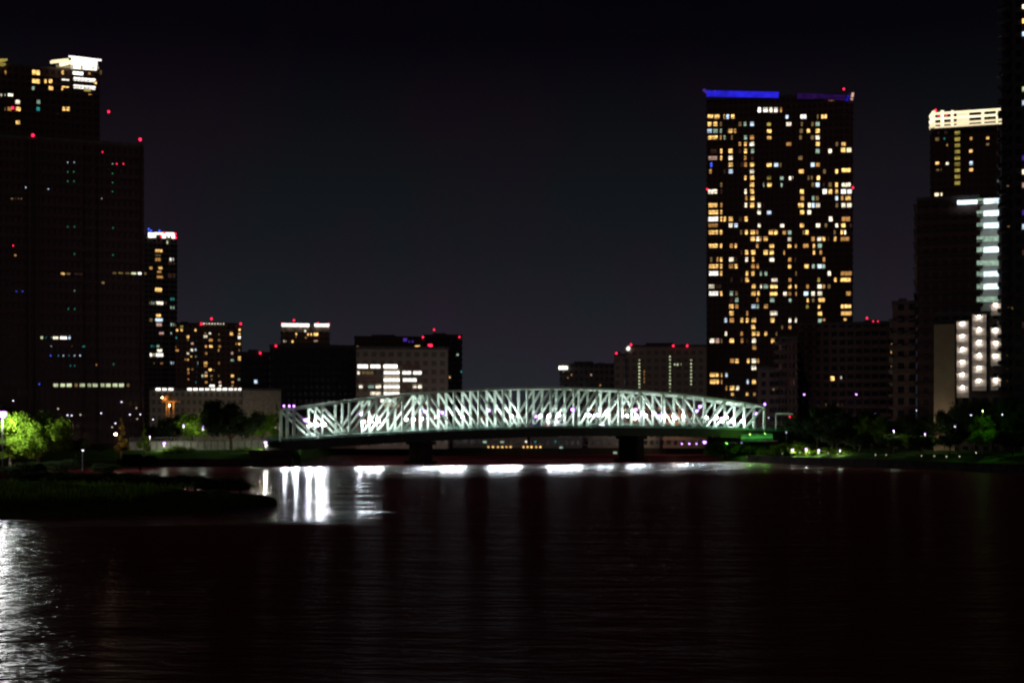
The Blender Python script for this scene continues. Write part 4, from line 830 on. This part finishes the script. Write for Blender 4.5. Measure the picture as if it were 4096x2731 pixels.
big2 = make_tree(2, 10, 4.2, 12000, .30, M['leaf'])
plant(big2, 40, 216, 1692, 2.6, 10, 1.2, 'lower lit green tree under the big lamp, at the very left edge')
rt = make_tree(3, 10, 4.6, 13000, .46, M['leaf2']); rg = make_tree(4, 10, 4.0, 5000, .42, M['leaf']); rg2 = make_tree(5, 10, 4.6, 5000, .42, M['leaf']); rt2 = make_tree(6, 10, 4.4, 5000, .45, M['leaf2'])
cone = make_tree(7, 10, 2.0, 3500, .34, M['leafy'], 'cone', .2); coneg = make_tree(8, 10, 2.4, 3500, .34, M['leaf'], 'cone', .2)
gl = 'trees of the left park'
plant(rt, 925, 392, 1592, 4.0, 10, 1.2, 'big round dark tree standing before the pale low building', gl)
plant(cone, 485, 330, 1652, 3.0, 10, 1, 'slim golden lit conifer at the foot of the dark office tower', gl)
plant(coneg, 577, 340, 1688, 3.4, 10, 1.1, 'slim green conifer right of the golden one', gl)
plant(rg, 770, 404, 1640, 4.2, 10, 1.15, 'green lit tree beside the bright lamp left of the round dark tree', gl)
plant(rt2, 690, 410, 1655, 4.2, 10, 1.2, 'dim green tree in front of the orange pavilion', gl)
plant(rg2, 1050, 404, 1638, 4.2, 10, .8, 'small green tree between the round dark tree and the bridge', gl)
plant(coneg, 1107, 398, 1612, 4.2, 10, 1.0, 'bright yellow green slim tree touching the left bridge portal', gl)
plant(rt, 620, 420, 1700, 4.2, 10, 1.3, 'dark shrub like tree left of the pavilion', gl)
plant(rt2, 400, 350, 1770, 3.4, 10, 2.0, 'low dark tree below the office tower, right of the bright green tree', gl)
plant(rt, 300, 330, 1750, 3.4, 10, 1.6, 'dark tree just right of the bright green tree', gl)
plant(rt2, 50, 300, 1620, 3.4, 10, 1.0, 'tall black tree behind the big lamp at the left edge', gl)
plant(rt, 560, 250, 1812, 2.0, 10, 2.4, 'low black bush silhouette in front of the pale wall left end', gl)
plant(rt2, 250, 200, 1835, 2.2, 10, 2.6, 'low black bush on the peninsula below the bright green tree', gl)
plant(rt, 90, 196, 1845, 2.2, 10, 2.8, 'wide black bush on the peninsula at the left edge', gl)
plant(rt2, 420, 206, 1850, 1.9, 10, 2.6, 'black bush on the peninsula tip, rightmost there', gl)
for i, (x, D, yt) in enumerate([(150, 186, 1880), (300, 184, 1884), (440, 182, 1888), (560, 180, 1892), (670, 178, 1898), (780, 176, 1902), (880, 172, 1912), (960, 170, 1925)]):  # bushes added to darken the inlet water
    plant([rt, rt2][i % 2], x, D, yt, .9, 10, 3.4, 'added black bush darkening the inlet behind the peninsula, %s from the left' % ORD[i], 'added bushes along the peninsula')
bush = make_tree(9, 4, 3.0, 2600, .32, M['leaf'], 'round', .12)
for i, (x, y, D, s_) in enumerate([(700, 1778, 386, 1.1), (745, 1786, 386, 1.3), (980, 1785, 388, 1.3), (1030, 1790, 387, 1.2), (1110, 1795, 386, 1.3), (880, 1800, 386, 1.4)]):
    plant(bush, x, D, y, 2.0, 4, s_, 'low lit green bush on the left bank slope, %s from the left' % ORD[[0, 1, 3, 4, 5, 2][i]], 'bushes on the left bank')
for i, (x, y, D, em, r) in enumerate([(462, 1735, 324, EM['warm'], .2), (600, 1745, 336, EM['park'], .13), (735, 1700, 398, EM['park'], .16), (1010, 1720, 398, EM['park'], .16)]):  # the two conifer lamps are added to light those trees
    lamp_px(x, y, D, 3.2, r, em, ['added warm lamp beside the golden conifer', 'added lamp beside the slim green conifer', 'garden lamp before the green tree left of the bright lamp', 'garden lamp right of the big round dark tree'][i], 'garden lamps of the left park', **({'power': 1500} if x > 700 else {}))
r_ = random.Random(5); bm = bmesh.new()
for k in range(9000):
    x = -38-r_.random()*52; y = 140+r_.random()*44-(x+38)*-.10; z = 1.5+r_.random()*.5; a = r_.random()*3.14; h = r_.uniform(.35, .9); c_, s_ = math.cos(a)*.06, math.sin(a)*.06
    vs = [bm.verts.new((x-c_, y-s_, z)), bm.verts.new((x+c_, y+s_, z)), bm.verts.new((x+r_.uniform(-.2, .2), y+r_.uniform(-.2, .2), z+h))]; bm.faces.new(vs)
gg = bm_obj('grass', bm, M['leaf']); gg['kind'] = 'stuff'; gg['label'] = 'rough grass on the dark peninsula at the lower left'; gg['category'] = 'grass'
# right park
gr_ = 'trees of the right park'
rp = [(3130, 1700, 470, rt, 1.3), (3190, 1640, 462, rt2, 1.1), (3270, 1612, 455, rt, 1.1), (3350, 1640, 440, rt2, 1.2), (3420, 1632, 432, rt, 1.2), (3490, 1660, 420, rg, 1.2), (3560, 1662, 412, rg2, 1.1), (3620, 1658, 405, rt2, 1.2), (3690, 1650, 396, rt, 1.2),
      (3760, 1655, 388, rt2, 1.1), (3830, 1620, 372, rt, 1.1), (3900, 1590, 366, rt2, 1.1), (3970, 1600, 360, rt, 1.0), (4040, 1580, 352, rt2, 1.1), (4096, 1590, 345, rt, 1.1),
      (3330, 1720, 410, rt2, 1.7), (3440, 1728, 396, rt, 1.7), (3560, 1735, 382, rt2, 1.7), (3680, 1738, 364, rt, 1.7), (3800, 1730, 346, rt2, 1.6), (3930, 1715, 334, rg2, 1.5), (4050, 1712, 326, rt, 1.6)]
for i, (x, y, D, p, ws) in enumerate(rp):
    row = 'back' if i < 15 else 'front'; k = i if i < 15 else i-15
    plant(p, x, D, y, 3.9, 10, ws, 'dark broad tree in the %s row of the right park, %s from the bridge' % (row, ORD[k]), gr_)
pg = plant(rg, 3930, 340, 1652, 4.0, 10, .8, 'small bright green lit tree near the right edge of the park', gr_)
for i, (x, y, D, s_) in enumerate([(3115, 1780, 432, 1.6), (3155, 1768, 428, 1.5), (3200, 1765, 424, 1.5), (3245, 1782, 419, 1.3), (3290, 1785, 415, 1.3), (3370, 1790, 402, 1.2), (3570, 1728, 388, 1.2), (3690, 1738, 372, 1.5), (2900, 1762, 460, 1.8), (2970, 1765, 456, 1.6)]):
    plant(bush, x, D, y, P(x, y+70, D).z, 4, s_, ['lit green bush nearest the right end of the bridge', 'second lit bush right of the bridge', 'third lit bush right of the bridge', 'fourth lit bush on the right slope', 'fifth lit bush on the right slope', 'farthest lit bush of the row on the right slope', 'lit green shrub low in the middle of the right park', 'wide dim shrub in the right park above the quay', 'dim green bush under the right bridge span, left one', 'dim green bush under the right bridge span, right one'][i], 'bushes on the right slope')
for i, (x, y, D, em, r) in enumerate([(3170, 1798, 420, EM['park'], .3), (3225, 1795, 415, EM['park'], .3), (3275, 1800, 411, EM['park'], .28), (3930, 1640, 333, EM['green'], .12), (3575, 1722, 383, EM['park'], .13), (3700, 1733, 367, EM['park'], .12), (3360, 1800, 398, EM['park'], .14)]):
    lamp_px(x, y, D, 2.6, r, em, ['low garden lamp lighting the bushes nearest the bridge', 'low garden lamp in the middle of the right slope bushes', 'low garden lamp at the right end of the slope bushes', 'green lamp over the bright green tree near the right edge', 'garden lamp by the lit shrub in the middle of the right park', 'garden lamp above the wide dim shrub', 'garden lamp beside the farthest lit bush'][i], 'garden lamps of the right park')
